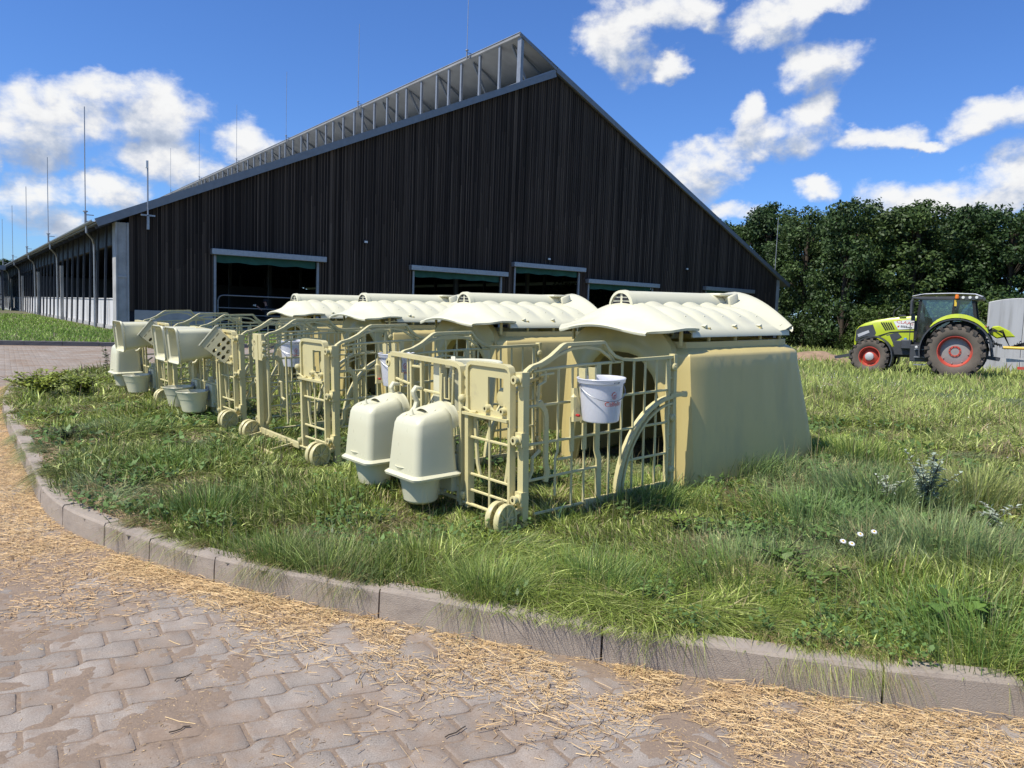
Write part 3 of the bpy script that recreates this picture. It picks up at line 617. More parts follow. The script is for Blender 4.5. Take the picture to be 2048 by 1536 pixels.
# ------------------------------------------------------------------ calf hutch
ORD = ['nearest', 'second', 'third', 'farthest']
HP = [(1.225, 5.62), (-.115, 7.39), (-1.455, 9.14), (-2.79, 10.90)]   # right front roof corner of each hutch (ground position)
HC = .60
def hutch():
    t = empty('calf_hutch'); zs0 = 0.
    # --- body shell: plan outline at foot and at shoulder
    half = lambda L: L+[(u, -w) for u, w in L[::-1]]
    base = [(0, -.57), (.02, -.60), (.065, -.71), (.13, -.73), (.5, -.73), (.9, -.735), (1.35, -.73), (1.70, -.715), (1.82, -.66), (1.87, -.56), (1.89, -.3), (1.89, 0)]
    top = [(0, -.51), (.02, -.53), (.06, -.635), (.13, -.65), (.5, -.655), (.9, -.66), (1.25, -.655), (1.47, -.64), (1.54, -.60), (1.57, -.48), (1.585, -.25), (1.59, 0)]
    base = base+[(u, -w) for u, w in base[:-1][::-1]]; top = top+[(u, -w) for u, w in top[:-1][::-1]]
    rows = []
    def lerp(f, ins=0., z=0):
        out = []
        for i, (b, q) in enumerate(zip(base, top)):
            u = b[0]*(1-f)+q[0]*f; w = b[1]*(1-f)+q[1]*f
            cu, cw = .75, 0; s = 1-ins
            if ins and u < .02: nu = u
            else: nu = cu+(u-cu)*(1-ins*.6)
            nw = w*(1-ins)
            rib = .0
            if .14 < u < 1.45: rib = .009*math.cos((u-.13)*2*math.pi/.245)*min(1, max(0, (z-.05)/.9))
            nw += math.copysign(rib, w)
            out.append((nu, nw+HC, z))
        return out
    # subdivide the long side so that the ribs show
    ks = [1 if abs(b[0]-a[0]) < .25 else 6 for a, b in zip(base[:-1], base[1:])]
    def refine(L):
        out = []
        for k, a, b in zip(ks, L[:-1], L[1:]):
            out += [(a[0]+(b[0]-a[0])*i/k, a[1]+(b[1]-a[1])*i/k) for i in range(k)]
        return out+[L[-1]]
    base, top = refine(base), refine(top)
    if len(base) != len(top): raise RuntimeError('hutch outline')
    for f, ins, z in ((0, 0, -.06), (.05, 0, .05), (.3, 0, .3), (.6, 0, .58), (.9, 0, .84), (.97, 0, .935), (.985, .006, .950), (1, .016, .960), (1, .10, .996), (1, .118, 1.000), (1, .120, 1.045), (1, .14, 1.047)): rows.append(lerp(f, ins, z))
    b = MB(); b.grid(rows)
    body = b.build('body', MATS['tan_plastic'], t, smooth=True, auto=28)
    # --- front panel with the entrance
    def outer():
        P = [(-.592, -.06), (-.570, .4), (-.545, .8), (-.53, .94), (-.50, 1.02), (-.42, 1.10), (-.3, 1.16), (-.16, 1.21), (0, 1.225)]
        return P+[(-x, z) for x, z in P[:-1][::-1]]
    def door():
        P = [(-.545, -.06), (-.495, .25), (-.435, .55), (-.395, .70), (-.35, .79), (-.27, .87), (-.20, .925), (-.11, .945), (0, .95)]
        return P+[(-x*.92, z) for x, z in P[:-1][::-1]]
    o, d = outer(), door(); fr = MB()
    lp = lambda P, Q, f: [(p[0]*(1-f)+q[0]*f, p[1]*(1-f)+q[1]*f) for p, q in zip(P, Q)]
    rows = [[(.06, HC+x, z) for x, z in o], [(0, HC+x, z) for x, z in o], [(-.004, HC+x, z) for x, z in lp(o, d, .45)], [(-.004, HC+x, z) for x, z in lp(o, d, .62)], [(-.022, HC+x, z) for x, z in lp(o, d, .70)], [(-.024, HC+x, z) for x, z in lp(o, d, .93)], [(-.012, HC+x, z) for x, z in d], [(.07, HC+x, z) for x, z in d]]
    fr.grid(rows); fr.build('front_panel', MATS['tan_plastic'], t, smooth=True, auto=50)
    # --- roof
    def prof(off=0.):   # right eave to left eave, scalloped shell
        pts = []
        for i in range(21):
            x = -1+i/10.; w = .597; z = 1.128+off+.205*(1-abs(x)**1.8)
            pts.append((x*w, z))
        return pts
    rf = MB(); rows = []; n = 61
    for k in range(n):
        u = .13+1.29*k/(n-1); sc = 0; ring = []
        for x, z in prof():
            s = abs(x)/.61; amp = .032*math.sin(min(1, max(0, (1-s)/.75))*math.pi)**.8*float(ss(np.array((1.0-s)/.45))) if s > .2 else .03
            end = ss(np.array((1.40-u)/.06)) if u > 1.3 else 1.
            ring.append((u, HC+x, z+amp*(abs(math.sin((u-.13)/.234*math.pi))**.75)*float(end)-.012))
        e = ring[0]; ring = [(e[0], e[1]-.004, e[2]-.035)]+ring; e = ring[-1]; ring = ring+[(e[0], e[1]+.004, e[2]-.035)]
        rows.append(ring)
    rf.grid(rows)
    rim = MB(); pr2 = [(1.40, HC+x, z+.012) for x, z in prof()]
    roof = rf.build('roof', MATS['cream_plastic'], t, smooth=True, solid=.012, auto=60)
    # rear flange that curls up from the shell
    r1 = []
    for f, (du, dz) in enumerate([(-.30, -.0), (-.12, .012), (-.02, .04), (.06, .062), (.085, .05), (.07, .0), (.0, -.02)]):
        row = []
        for x, z in prof():
            s = abs(x)/.61; row.append((1.40+du*(1-.6*s)+.03*(1-s), HC+x*(1+.01*f), z+dz*(1-.35*s)+(.055*(1-s**2)*ss(np.array((du+.3)/.3)))-.01))
        r1.append([tuple(map(float, p)) for p in row])
    rim.grid(r1); rim.build('rear_flange', MATS['cream_plastic'], roof, smooth=True, auto=70)
    # ridge ventilation tube
    rd = MB(); rows = []
    for u, r, dz in ((-.0, .098, 0), (.005, .120, 0), (.05, .123, 0), (.052, .116, 0), (1.26, .112, .004)):
        rows.append([(u, HC+math.cos(a)*r*1.02, 1.302+dz+math.sin(a)*r) for a in np.linspace(-.25, math.pi+.25, 17)])
    rd.grid(rows)
    rd.build('ridge_tube', MATS['cream_plastic'], roof, smooth=True, auto=40)
    ve = MB(); a0 = [(HC+math.cos(a)*.108, 1.302+math.sin(a)*.105) for a in np.linspace(0, math.pi, 15)]; ve.prism(a0, 'x', .012, .03); ve.build('vent_disc', MATS['cream_plastic'], roof)
    sl = MB()
    for sgn in (-1, 1):
        for z0, w0, w1 in ((1.318, .012, .092), (1.346, .012, .080), (1.374, .012, .054)): sl.prism([(HC+sgn*w0, z0), (HC+sgn*w1, z0), (HC+sgn*(w1-.014), z0+.016), (HC+sgn*w0, z0+.018)], 'x', .008, .0135)
    sl.build('vent_slots', MATS['black'], roof)
    # rear closure knob of the ridge tube
    kb = MB(); kb.lathe([(0, -.0), (.06, 0), (.085, .03), (.09, .08), (.075, .14), (.05, .17), (0, .175)], (1.24, HC, 1.300), axis='x', n=14); kb.box((1.28, HC-.06, 1.36), (.13, .10, .10), Matrix.Rotation(.3, 3, 'X')); kb.prism([(1.20, 1.39), (1.32, 1.425), (1.34, 1.37), (1.29, 1.20), (1.23, 1.22)], 'y', HC-.155, HC-.10); kb.prism([(1.20, 1.39), (1.32, 1.425), (1.34, 1.37), (1.29, 1.20), (1.23, 1.22)], 'y', HC+.10, HC+.155); kb.bb(1.10, 1.33, HC-.13, HC+.13, 1.395, 1.42)
    kb.build('ridge_cap', MATS['cream_plastic'], roof, smooth=True, bevel=.008, auto=45)
    # visor (brim over the entrance)
    vz = MB(); rows = []
    # u position and arch per row, from the shell out to the lip
    for u, edge_z, arch, hw, p in ((.19, 1.145, .185, .612, 1.8), (.12, 1.150, .192, .618, 1.8), (.02, 1.150, .180, .620, 1.8), (-.02, 1.146, .166, .615, 1.7), (-.06, 1.140, .138, .60, 1.5), (-.095, 1.134, .108, .58, 1.5), (-.12, 1.131, .082, .565, 1.7), (-.18, 1.127, .064, .525, 2.0), (-.25, 1.122, .056, .475, 2.2), (-.283, 1.117, .054, .455, 2.2), (-.293, 1.106, .054, .448, 2.2), (-.286, 1.090, .054, .448, 2.2)):
        row = []
        for i in range(25):
            x = -1+i/12.; s = abs(x); us = u if u > -.05 else -.05+(u+.05)*(1-.30*(s**3))
            up = edge_z+arch*(1-s**p)*(.5+.5*math.cos(math.pi*min(1, s*1.0)))**.30
            if -.22 < u < -.03: up += .034*math.exp(-(x/.26)**2)*(.6 if u > -.05 or u < -.16 else 1)
            wave = 0.*x
            row.append((float(us), HC+x*hw, float(up+wave)))
        rows.append(row)
    vz.grid(rows)
    vz.build('visor', MATS['cream_plastic'], roof, smooth=True, solid=.018, auto=55)
    # small snap lugs on the shell
    lg = MB()
    for side in (-1, 1):
        for k in range(5):
            u = .247+.234*k; x = side*.42; zz = 1.116+.205*(1-(.42/.61)**1.8)
            lg.prism([(u-.03, zz+.0), (u+.008, zz+.020), (u+.018, zz+.006), (u+.022, zz-.03)], 'y', HC+x-.012, HC+x+.02)
        for u in (.34, .72, 1.06, 1.36):
            x = side*.54; zz = 1.116+.205*(1-(.54/.61)**1.8); lg.prism([(u-.02, zz+.004), (u+.01, zz+.016), (u+.022, zz-.02)], 'y', HC+x-.02, HC+x+.015)
    lg.build('lugs', MATS['cream_plastic'], roof)
    # stand-off posts between shell and body
    for sgn in (-1, 1):
        for u in (.05, .38, .72, 1.06, 1.34): MB().cyl((u, HC+sgn*.555, 1.02), (u, HC+sgn*.555, 1.15), .014, 8).build('roof_spacer', MATS['tan_plastic'], t, smooth=True)
    bt = MB()
    for z in (.93, .5): bt.lathe([(0, -.014), (.018, -.014), (.022, 0)], (-.012, HC-.50, z), axis='x', n=10)
    bt.build('bolt', MATS['tan_plastic'], t, smooth=True)
    return t
hu = hutch(); hutches = [hu]+[copy_tree(hu) for _ in range(3)]
HL = ['cream-roofed calf hutch nearest the camera, its long tan side wall fully in view', 'calf hutch standing directly behind the nearest one, roof ridge left of it', 'third calf hutch from the camera, between the second and the leftmost hutch', 'farthest and leftmost calf hutch, its brim over the dark barn doorway']
for i, h in enumerate(hutches):
    x, y = HP[i]; p = np.array([x, y])-O0; zz = 1.335-.006*i-1.128
    h.matrix_world = Matrix.Translation((x, y, zz)) @ Matrix.Rotation(UA+R_([0, -.5, .4, .2][i]), 4, 'Z') @ Matrix.Rotation(-R_([1.5, 1.2, 1.3, 1.2][i]), 4, 'Y')
    tag(h, HL[i], 'calf hutch', 'calf hutches in a row on the grass')

# ------------------------------------------------------------------ pen fences
TH = .022
def side_panel(parent, v, name='side_panel', sgn=1):
    """one crowned side panel in the plane y=v (x from the front post to the hutch)"""
    m = MB(); P = lambda L, y=v: [(u, y, z) for u, z in L]; Y = (0, 1, 0)
    # front post, curved into the top rail and crown
    m.bar(P([(.03, -.06), (.03, .84)]), .05, .045, Y)
    m.bar(P([(.03, .80), (.032, .87), (.05, .91), (.09, .935), (.16, .95), (.24, .985), (.34, 1.05), (.365, 1.058), (.70, 1.058), (.74, 1.01), (.80, .965), (.88, .94), (1.0, .93), (1.40, .93)]), .034, .020, Y)
    m.bar(P([(.14, .93), (.22, .955), (.30, .995), (.42, 1.03), (.54, 1.035), (.66, 1.015), (.76, .96), (.80, .925)]), .018, .016, Y)
    m.bar(P([(.70, 1.055), (.755, .985), (.80, .925)]), .018, .02, Y)
    m.tube(P([(.10, .905), (.25, .915), (.5, .922), (.88, .925)]), .010, 6)
    if sgn < 0: m.bar(P([(.12, .62), (.125, .74), (.16, .81), (.27, .865), (.44, .89), (.62, .865), (.74, .80), (.79, .70), (.80, .55)], v-.02), .020, .014, Y)
    # rear post with its ladder of slots
    m.bar(P([(1.36, .0), (1.36, .93)]), .03, .018, Y).bar(P([(1.41, -.01), (1.41, .95)]), .05, .03, Y)
    for k in range(9): m.bar(P([(1.36, .08+k*.1), (1.41, .08+k*.1)]), .02, .012, Y)
    # vertical bars
    X = [.20, .31, .43, .54, .655, .77, .885, 1.0, 1.115, 1.235]
    for i, u in enumerate(X):
        if i == 4:
            m.bar(P([(u, .925), (u, .36), (u+.02, .30), (u+.02, .02)]), .016, .042, Y); continue
        if i == 0:
            m.bar(P([(u-.045, .72), (u, .66), (u+.01, .62), (u+.01, .34), (u+.025, .28), (u+.01, .22)]), .016, .034, Y); m.tube(P([(u, .91), (u, .84), (u-.05, .82), (u-.06, .70), (u-.03, .68)]), .010, 6); continue
        zt = .93 if u < .14 or u > .88 else .92
        zb = .03 if u < .86 or u > 1.3 else .03
        if i == 1: m.tube(P([(u, zt), (u, .40), (u-.02, .36), (u-.02, .12)]), .0085, 6)
        else: m.tube(P([(u, zt), (u, zb)]), .0085, 6)
        if i in (2, 3): m.bar(P([(u, .60), (u, .56), (u, .43), (u, .38)]), .014, .032, Y)
    # horizontal rails
    for z, a, b_ in ((.70, .06, .43), (.70, .62, 1.38), (.47, .05, 1.38), (.25, .07, .66), (.25, .88, 1.38), (.345, .31, .43)): m.tube(P([(a, z-.005*(a < .1)), (b_, z)]), .0095, 6)
    m.tube(P([(.07, .25), (.10, .30), (.10, .38), (.16, .42)]), .012, 6)
    m.bar(P([(.55, .02), (1.40, .02)]), .03, .055, Y).tube(P([(.12, .03), (.55, .03)]), .010, 6)
    # sweeping quarter-circle rib
    q = [(1.42-.57*math.cos(a), -.01+.66*math.sin(a)) for a in np.linspace(0, math.pi/2, 15)]
    m.bar(P(q), .05, .022, Y); q2 = [(1.42-.53*math.cos(a), -.01+.615*math.sin(a)) for a in np.linspace(0, math.pi/2, 15)]; m.bar(P(q2, v-.012*sgn), .02, .014, Y)
    m.bar([(1.38, v, .655), (1.46, v-.02*sgn, .665), (1.52, v-.03*sgn, .66)], .03, .045, (0, 0, 1)); m.lathe([(.0, -.02), (.02, -.02), (.02, .02), (0, .02)], (1.52, v-.02*sgn, .66), n=8)
    # bracket frame hooked on the panel
    m.tube(P([(.16, .88), (.27, .885)]), .008, 6)
    o = m.build(name, MATS['fence_plastic'], parent, smooth=True, auto=35)
    # hinge barrels
    for z in (.145, .505, .865):
        h = MB(); h.lathe([(.012, -.052), (.026, -.052), (.028, -.045), (.020, -.02), (.030, -.015), (.030, .03), (.022, .035), (.022, .06), (.012, .06)], (.0, v, z), axis='x', n=12); h.box((.02, v, z), (.058, .060, .085)); h.lathe([(.015, -.04), (.0, -.04)], (.0, v, z), axis='x', n=12); h.build('hinge', MATS['fence_plastic'], o, smooth=True, auto=35)
    for z in (.13, .50, .86):
        h = MB(); h.lathe([(0, -.035), (.02, -.035), (.028, -.028), (.028, .03), (0, .03)], (1.40, v, z), axis='y', n=12); h.lathe([(0, -.039), (.009, -.039), (.009, -.036)], (1.40, v, z), axis='y', n=8); h.build('hinge', MATS['fence_plastic'], o, smooth=True, auto=35)
    return o
def wheel_pair(parent, v, u=-.13):
    for k, dv in enumerate((-.03, .05)):
        w = MB(); r = .098
        w.lathe([(r-.014, -.006), (r-.016, -.016), (r-.004, -.018), (r, -.012), (r, .012), (r-.004, .018), (r-.016, .016), (r-.014, .006), (.018, .005), (.018, .018), (.008, .020), (.0, .020)], (0, 0, 0), axis='y', n=28)
        w.lathe([(r-.014, -.006), (.018, -.005), (.018, -.018), (.008, -.022), (0, -.022)], (0, 0, 0), axis='y', n=28)
        for j in range(8):
            a = j*math.pi/4; w.box((math.cos(a)*.05, 0, math.sin(a)*.05), (.07, .030, .008), Matrix.Rotation(-a, 3, 'Y'))
        w.build('wheel', MATS['fence_plastic'], parent, smooth=True, auto=35, M=Matrix.Translation((u+.0, v+dv-.02, .045)) @ Matrix.Rotation(.25, 4, 'Z'))
    MB().bar([(.02, v, .07), (u, v-.01, .045)], .05, .02, (0, 1, 0)).tube([(u, v-.08, .045), (u, v+.06, .045)], .01, 8).build('wheel_bracket', MATS['fence_plastic'], parent)
def gate_post(parent, v0_, v1_):
    """narrow front section: frame, bucket plate with cut-outs, slanted bars"""
    m = MB(); F = lambda L, u=-.02: [(u, v, z) for v, z in L]; X = (1, 0, 0)
    m.bar(F([(v0_, .0), (v0_, .90), (v0_+.015, .925), (v0_+.04, .935), (v1_-.04, .935), (v1_-.015, .925), (v1_, .90), (v1_, .70)]), .045, .022, X)
    m.bar(F([(v1_, .72), (v1_, .0)]), .05, .035, X)
    # plate: built as a ring of pieces round the notch
    m.bb(-.028, -.016, v1_-.20, v1_+.02, .62, .93); m.bb(-.028, -.016, v0_+.02, v0_+.07, .62, .93); m.bb(-.028, -.016, v0_+.07, v1_-.20, .62, .655); m.bb(-.028, -.016, v0_+.07, v1_-.20, .86, .93)
    m.prism([(v0_+.05, .70), (v0_+.11, .655), (v0_+.05, .655)], 'x', -.03, -.012).prism([(v1_-.18, .70), (v1_-.25, .655), (v1_-.18, .655)], 'x', -.03, -.012)
    m.bb(-.06, -.0, v0_, v1_+.03, .605, .622)
    for v in (v0_+.06, v1_-.20): m.lathe([(.010, -.02), (.022, -.02), (.025, 0), (.025, .02)], (-.035, v, .665), axis='x', n=12)
    # scalloped edge toward the door
    for z in (.68, .74, .80, .86): m.cyl((-.028, v1_+.02, z), (-.016, v1_+.02, z), .028, 10)
    m.lathe([(0, -.01), (.05, -.005), (.065, .01), (.055, .012), (0, .0)], (.03, v0_+.15, .73), axis='x', n=16)
    m.bar(F([(v1_-.03, .60), (v1_-.06, .30), (v1_-.085, .22)], 0), .014, .022, X).bar(F([(v0_+.03, .60), (v0_+.05, .35), (v0_+.075, .22)], 0), .014, .022, X)
    m.bb(-.01, .01, v0_+.02, v0_+.05, .3, .40); vm = (v0_+v1_)/2
    m.tube(F([(vm, .62), (vm, .02)]), .010, 6)
    for z in (.60, .46, .22, .115, -.0+.02): m.tube(F([(v0_, z), (v1_, z)]), .009, 6)
    o = m.build('bucket_holder_frame', MATS['fence_plastic'], parent, smooth=True, auto=35)
    k = MB(); k.lathe([(0, .04), (.018, .038), (.028, .022), (.026, .0), (.014, -.012), (.012, -.05), (0, -.05)], (-.05, v1_+.035, .69), n=10); k.tube([(-.05, v1_+.03, .65), (-.04, v1_-.04, .625), (-.04, v1_-.1, .63)], .008, 6); k.build('latch_knob', MATS['fence_plastic'], o, smooth=True)
    k = MB(); k.lathe([(0, .04), (.018, .038), (.024, .022), (.016, .0), (.0, -.03)], (-.05, v1_+.03, .06), n=10).tube([(-.05, v1_+.03, .03), (-.03, v0_, .02)], .008, 6); k.build('latch_knob', MATS['fence_plastic'], o, smooth=True)
def front_door(parent, v0_, v1_, full=True):
    m = MB(); F = lambda L, u=-.03: [(u, v, z) for v, z in L]; X = (1, 0, 0)
    if full:
        m.bar(F([(v0_, .0), (v0_, .86), (v0_+.012, .895), (v0_+.04, .91), (v0_+.1, .915), (v1_, .93)]), .045, .028, X)
        m.bar(F([(v1_, .0), (v1_, .93)]), .03, .09, X)
        ver = [v0_+.10, v0_+.14, v0_+.24, v0_+.47, v0_+.57, v1_-.20]
        for v in (v0_+.47, v0_+.60): m.bar(F([(v, .92), (v, .05)]), .022, .022, X)
        for v in (v0_+.10, v0_+.25, v1_-.2, v1_-.1): m.tube(F([(v, .91), (v, .60)]), .008, 6)
        m.tube(F([(v0_+.02, .60), (v0_+.22, .60)]), .009, 6); m.tube(F([(v0_+.22, .70), (v0_+.44, .705)]), .010, 6).tube(F([(v0_+.62, .73), (v1_, .76)]), .010, 6)
        for z in (.86, .70, .63): m.tube(F([(v0_+.47, z), (v0_+.60, z)]), .009, 6)
        m.tube(F([(v0_+.42, .70), (v0_+.42, .62), (v0_+.44, .60)]), .012, 6)
        m.tube(F([(v0_+.08, .85), (v0_+.09, .66), (v0_+.11, .63), (v0_+.20, .63), (v0_+.22, .66), (v0_+.21, .84)], -.045), .010, 6).tube(F([(v0_+.12, .82), (v0_+.12, .68), (v0_+.17, .68), (v0_+.17, .82)], -.05), .008, 6)
        m.tube(F([(v1_-.05, .72), (v1_-.13, .71), (v1_-.13, .80)]), .009, 6)
        for z in (.34, .12, .03): m.tube(F([(v0_, z), (v1_, z)]), .012, 6)
        for v in np.linspace(v0_+.12, v1_-.1, 7): m.tube(F([(v, .34), (v, .03)]), .007, 6)
    else:   # opened front: only the far post with its plate and the two ground bars remain
        m.bar(F([(v1_, .0), (v1_, .93)]), .04, .06, X); m.bb(-.045, -.015, v1_-.11, v1_+.09, .70, .94)
        for z in (.74, .80, .86): m.cyl((-.045, v1_+.09, z), (-.015, v1_+.09, z), .028, 10).cyl((-.045, v1_-.11, z), (-.015, v1_-.11, z), .022, 10)
        m.tube(F([(v1_-.09, .70), (v1_-.10, .18), (v1_-.07, .12), (v1_-.03, .10)], .02), .016, 8)
        m.tube(F([(v1_-.12, .5), (v1_-.20, .5), (v1_-.20, .36), (v1_-.26, .34)], .1), .012, 6).tube(F([(v1_-.26, .74), (v1_-.27, .12)], .12), .012, 6)
        m.bar(F([(v0_-.03, .03), (v1_+.02, .05)], -.05), .03, .045, X); m.bar(F([(v0_-.06, -.01), (v1_+.03, .0)], -.30), .02, .03, X)
        for v in np.linspace(v0_+.1, v1_-.08, 5): m.bar([(-.30, v, -.01), (-.05, v, .03)], .02, .02, (0, 1, 0))
    o = m.build('front_gate' if full else 'front_sill', MATS['fence_plastic'], parent, smooth=True, auto=35)
    if full:
        for v in (v0_+.45, v0_+.74):
            k = MB(); k.bar([(-.06, v-.02, .72), (-.10, v-.01, .73), (-.115, v, .70), (-.10, v, .66), (-.085, v, .63), (-.10, v, .59), (-.13, v+.01, .555), (-.16, v+.015, .55)], .04, .022, (0, 1, 0)); k.build('hook', MATS['hood_plastic'], o, smooth=True, bevel=.003, auto=50)
PW = 1.42
POS = [(.071, 4.60, .165), (-1.421, 6.222, .205), (-2.775, 7.963, .205), (-4.19, 9.62, .215)]
def pen(kind):
    t = empty('calf_pen_fence'); side_panel(t, .0, sgn=1); side_panel(t, PW, sgn=-1); gate_post(t, .05, .47); front_door(t, .53, PW-.04, kind == 'full'); wheel_pair(t, .02); wheel_pair(t, PW-.02)
    return t
pa = pen('full'); pb = pen('open'); pens = [pa, pb, copy_tree(pa), copy_tree(pa)]
PL = ['tan plastic calf pen fence nearest the camera, two closed hooded buckets on its front gate', 'calf pen fence second from the camera, its front standing open with only a ground bar', 'calf pen fence third from the camera, carrying two open buckets under raised hoods', 'farthest and leftmost calf pen fence, carrying one raised and one closed hood']
PM = []
for i, p in enumerate(pens):
    x, y, z = POS[i]; M = Matrix.Translation((x, y, z)) @ Matrix.Rotation(UA+R_([0, .5, -.6, .3][i]), 4, 'Z') @ Matrix.Rotation(-R_(2.5), 4, 'Y') @ Matrix.Rotation(R_(.4), 4, 'X'); p.matrix_world = M; PM.append(M)
    tag(p, PL[i], 'pen fence', 'calf pen fences in front of the hutches')

# ------------------------------------------------------------------ hooded buckets, local: x toward the fence, z up
def bucket_parts(t, sc=1.):
    b = MB(); n = 28; prof = [(.0, .0), (.095, .0), (.112, .012), (.128, .10), (.136, .148), (.139, .150), (.150, .215), (.158, .232), (.155, .236), (.148, .228), (.134, .15), (.120, .02), (0, .012)]
    vs = []
    for r, z in prof:
        for i in range(n):
            a = 2*math.pi*i/n; k = 1+.16*max(0, math.cos(a-math.pi*.86))**4*(z/.23)
            vs.append((r*math.cos(a)*k, r*math.sin(a)*k, z))
    b.add(vs, [(j*n+i, j*n+(i+1) % n, (j+1)*n+(i+1) % n, (j+1)*n+i) for j in range(len(prof)-1) for i in range(n)])
    o = b.build('bucket', MATS['hood_plastic'], t, smooth=True, auto=40)
    MB().bb(.13, .175, -.03, .03, .13, .25).tube([(.145, -.03, .23), (.145, -.02, .27), (.145, .02, .27), (.145, .03, .23)], .008, 6).build('hanger', MATS['galv_light'], o); return o
def hood_mesh():
    m = MB(); rows = []
    def sq(hu, hv, r, u0, z, zu=0.):    # rounded rectangle, n points
        pts = []
        for k, (sx, sy) in enumerate(((1, 1), (-1, 1), (-1, -1), (1, -1))):
            for j in range(7):
                a = (k*90+j*15)*math.pi/180; x = sx*(hu-r)+r*math.cos(a); y = sy*(hv-r)+r*math.sin(a); pts.append((u0+x, y, z+zu*(x+hu)))
        return pts+[pts[0]]
    # flared rim, walls, shoulder, crown (rear rises into a dome at the fence side)
    for hu, hv, r, u0, z, zu in ((.212, .228, .055, 0, -.012, 0), (.215, .232, .055, 0, 0, 0), (.200, .216, .052, 0, .012, 0), (.190, .205, .05, 0, .016, 0), (.182, .196, .05, .002, .12, 0), (.172, .184, .05, .006, .26, .02), (.164, .174, .05, .010, .345, .06), (.155, .165, .055, .012, .372, .12), (.135, .146, .06, .014, .392, .18), (.105, .118, .06, .016, .402, .22), (.06, .07, .05, .02, .405, .22), (.0, .001, .0, .02, .407, .22)):
        rows.append(sq(hu, hv, r, u0, z, zu))
    m.grid(rows); return m
def hooded(openlid):
    t = empty('feed_bucket'); b = bucket_parts(t); b.matrix_local = Matrix.Translation((-.015, 0, 0)) @ Matrix.Diagonal((.9, .93, 1.05, 1))
    h = hood_mesh(); hood = h.build('hood', MATS['hood_plastic'], t, smooth=True, solid=-.005, auto=50)
    # dome at the hinge, lifting grip, ridge lines
    d = MB(); rows = []
    for i, u in enumerate(np.linspace(.0, .235, 9)):
        r = .135+.02*math.sin(i*math.pi/8)+(.010 if i in (6, 8) else 0); rows.append([(u, r*math.cos(a)*1.12, .31+r*.98*math.sin(a)+.1*u) for a in np.linspace(-.1, math.pi+.1, 17)])
    d.grid(rows); d.build('hinge_dome', MATS['hood_plastic'], hood, smooth=True, auto=55)
    g = MB(); g.lathe([(0, .045), (.006, .04), (.012, .015), (.022, 0)], (-.09, .0, .405), n=8); g.prism([(.0, .415), (.06, .445), (.06, .41), (.0, .40)], 'y', -.10, -.04); g.prism([(-.13, .395), (-.10, .412), (-.09, .395)], 'y', .055, .085); g.build('grip', MATS['hood_plastic'], hood, smooth=True, bevel=.004)
    e = MB(); q = [(.165, .33, ), ]
    for sgn in (-1,):
        pts = []
        e.grid([[(x, sgn*(y0+.003), z) for x in (-.13, -.10, -.06, -.05)] for y0, z in ((.172, .355), (.181, .30), (.187, .20), (.192, .13))])
    cl = MB(); cl.bb(.16, .24, -.10, .10, .05, .30); cl.bb(.20, .25, -.13, -.09, -.02, .36).bb(.20, .25, .09, .13, -.02, .36); cl.build('hinge_bracket', MATS['hood_plastic'], t, bevel=.006)
    if openlid:
        piv = Matrix.Translation((.19, 0, .40)); hood.matrix_local = Matrix.Translation((-.07, 0, .17)) @ piv @ Matrix.Rotation(R_(86), 4, 'Y') @ Matrix.Translation((-.19, 0, -.30)) @ Matrix.Diagonal((.88, .90, 1.12, 1)); b.matrix_local = Matrix.Translation((.0, 0, .0))
    else: hood.matrix_local = Matrix.Translation((0, 0, .19)) @ Matrix.Diagonal((.84, .84, .93, 1))
    return t
hc = hooded(False); ho = hooded(True)
# (pen, v, u, z, kind, label)
HB = [(0, .68, -.24, .03, 0, 'closed cream hooded feed bucket on the nearest pen gate, right of the pair'), (0, 1.27, -.24, .03, 0, 'closed cream hooded feed bucket on the nearest pen gate, left of the pair'),
      (2, .80, -.22, .03, 1, 'open feed bucket with raised hood beside the perforated box on the third pen'), (2, 1.30, -.22, .03, 1, 'open feed bucket with raised hood in the middle of the three raised hoods'),
      (3, .72, -.22, .03, 1, 'open feed bucket under the leftmost raised hood, on the farthest pen'), (3, 1.30, -.22, .06, 0, 'closed hooded feed bucket at far left, tucked below the leftmost raised hood')]
uc = uo = False
for pi, v, u, z, op, lab in HB:
    src = ho if op else hc; first = not (uo if op else uc); o = src if first else copy_tree(src)
    if op: uo = True
    else: uc = True
    o.matrix_world = PM[pi] @ Matrix.Translation((u, v, z)); tag(o, lab, 'feed bucket', 'feed buckets with hoods hung on the pen fences')
